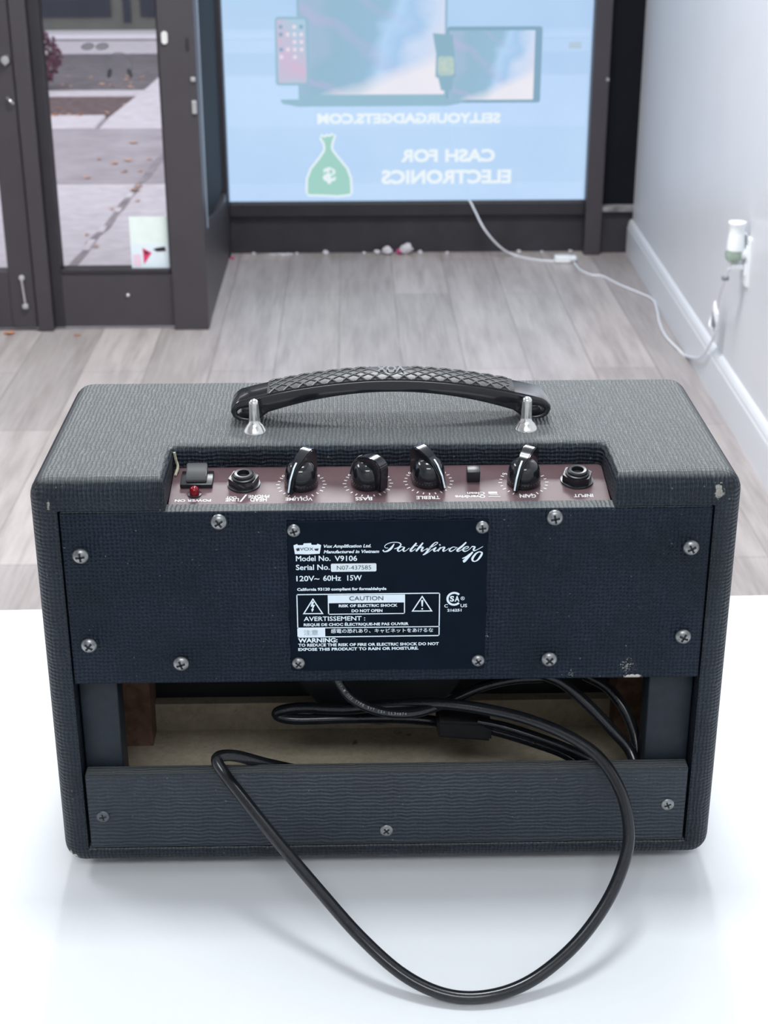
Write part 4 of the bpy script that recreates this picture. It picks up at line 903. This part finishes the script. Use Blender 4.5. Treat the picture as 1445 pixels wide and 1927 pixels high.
ho = link(bpy.data.objects.new('handle', cu)); me = mesh_of(ho); bpy.data.objects.remove(ho)
HY = .0925
me.transform(Matrix.Translation((HX, HY, 0)) @ Matrix.Rotation(PI/2, 4, 'X'))
bm = bmesh.new(); bm.from_mesh(me); bmesh.ops.remove_doubles(bm, verts=bm.verts, dist=1e-6)
hand = obj('carry_handle', bm, M['gloss_black'], amp, 35)
# moulded grip with crossing ridges
bm = bmesh.new(); ztop = lambda u: .2672+.0126*(1-(abs(u)/.0885)**1.9)
y0, y1 = HY-.0112, HY+.0112; N = 40
g = [[bm.verts.new((HX+u, yy, ztop(u)+dz)) for yy, dz in ((y0, -.0022), (y0-.0004, .0002), (y0+.0028, .0013), (HY, .0016), (y1-.0028, .0013), (y1, .0002), (y1, -.0022))] for u in [-.0705+.141*i/N for i in range(N+1)]]
for a, b in zip(g, g[1:]):
    for i in range(6): bm.faces.new((a[i], b[i], b[i+1], a[i+1]))
bm.faces.new(g[0]); bm.faces.new(g[-1][::-1])
def surf(u, v):                       # v from 0 (near edge) to 1 (far edge)
    y = y0-.0005+(y1-y0+.0005)*v; e = min(v, 1-v)
    return Vector((HX+u, y, ztop(u)+.0003+.0014*min(1, e/.14)))
for s in (-1, 1):
    for k in range(-3, 20):
        pts = []
        for i in range(9):
            v = i/8; u = -.0705+(k+.5)*.0082+s*(v-.5)*.0225+ (.0 if s > 0 else .0)
            if -.0700 < u < .0700 and not (abs(u) < .0125 and .22 < v < .9): pts.append(surf(u, v))
        if len(pts) > 2: tube(bm, pts, .00048, 5, 1)
add_text(bm, 'VOX', surf(.0080, .74)+Vector((0, 0, .0011)), (-1, 0, 0), (0, -1, 0), .016, .0085, 1, .02)
tag(obj('grip', bm, [plain('rubbery_grey_black_grip', (.014, .015, .018, 1), .42, var=.15, vscale=200), plain('rubbed_grip_ridges', (.10, .105, .11, 1), .4)], hand, 40), 'diamond patterned grip on the handle')
for bx_ in (-.0735, .0805):
    T = Matrix.Translation((bx_, .0712, ZT-.0006)); bm = bmesh.new()
    lathe(bm, [(.0066, 0), (.0067, .0012), (.0062, .0022), (.0046, .0048), (.0034, .0062), (.0030, .0085), (.0029, .0178)] + [(.0029*math.cos(a), .0178+.0026*math.sin(a)) for a in [PI/2*i/5 for i in range(1, 5)]] + [(.0002, .0204)], 28, T)
    tube(bm, [(bx_, .072, ZT+.0115), (bx_, .094, ZT+.0085)], .0022, 12)
    obj('handle_bolt', bm, M['chrome'], amp, 45)

# power cord: coil inside, loop out over the lower board and down to the table
bm = bmesh.new(); R_ = .0034
def smooth_end(p): return catmull(p, 8)
tube(bm, smooth_end(CORD_LOOP), R_, 16)
tube(bm, smooth_end(CORD_LEAD), .0029, 14); tube(bm, smooth_end(CORD_R1), R_, 14); tube(bm, smooth_end(CORD_R2), R_, 14)
tube(bm, smooth_end(CORD_T1), .0031, 14); tube(bm, smooth_end(CORD_T2), .0031, 14)
pc = obj('power_cord', bm, M['cord'], amp, 60)
P = [Vector(p) for p in PLUG]
bm = bmesh.new(); front = [(p.x, p.z) for p in P]; prism(bm, front, 'y', .046, .066); bmesh.ops.bevel(bm, geom=bm.edges[:], offset=.0015, segments=2, affect='EDGES')
obj('plug', bm, M['cloth_black'], pc)
# print along the lead
import bisect
path = smooth_end(CORD_LEAD); acc = [0]
for a, b in zip(path, path[1:]): acc.append(acc[-1]+(b-a).length)
bm = bmesh.new(); s = .008
for ch in 'VW-1 OO2 TYPE SVT CSA LL34874':
    if s > acc[-1]-.002: break
    if ch != ' ':
        i = min(bisect.bisect(acc, s), len(path)-1); a, b = path[i-1], path[i]; t = (s-acc[i-1])/max(1e-9, acc[i]-acc[i-1]); p = a.lerp(b, t); U = (b-a).normalized()
        view = Vector((0, -.85, .5)); Nn = (view-U*view.dot(U)).normalized(); V = Nn.cross(U)
        try: add_text(bm, ch, p+Nn*.00305-V*.0007-U*.0006, U, V, .0011, .0014, 0, .0, 0, 2)
        except Exception: pass
    s += .00165
obj('cord_print', bm, M['cord_print'], pc)
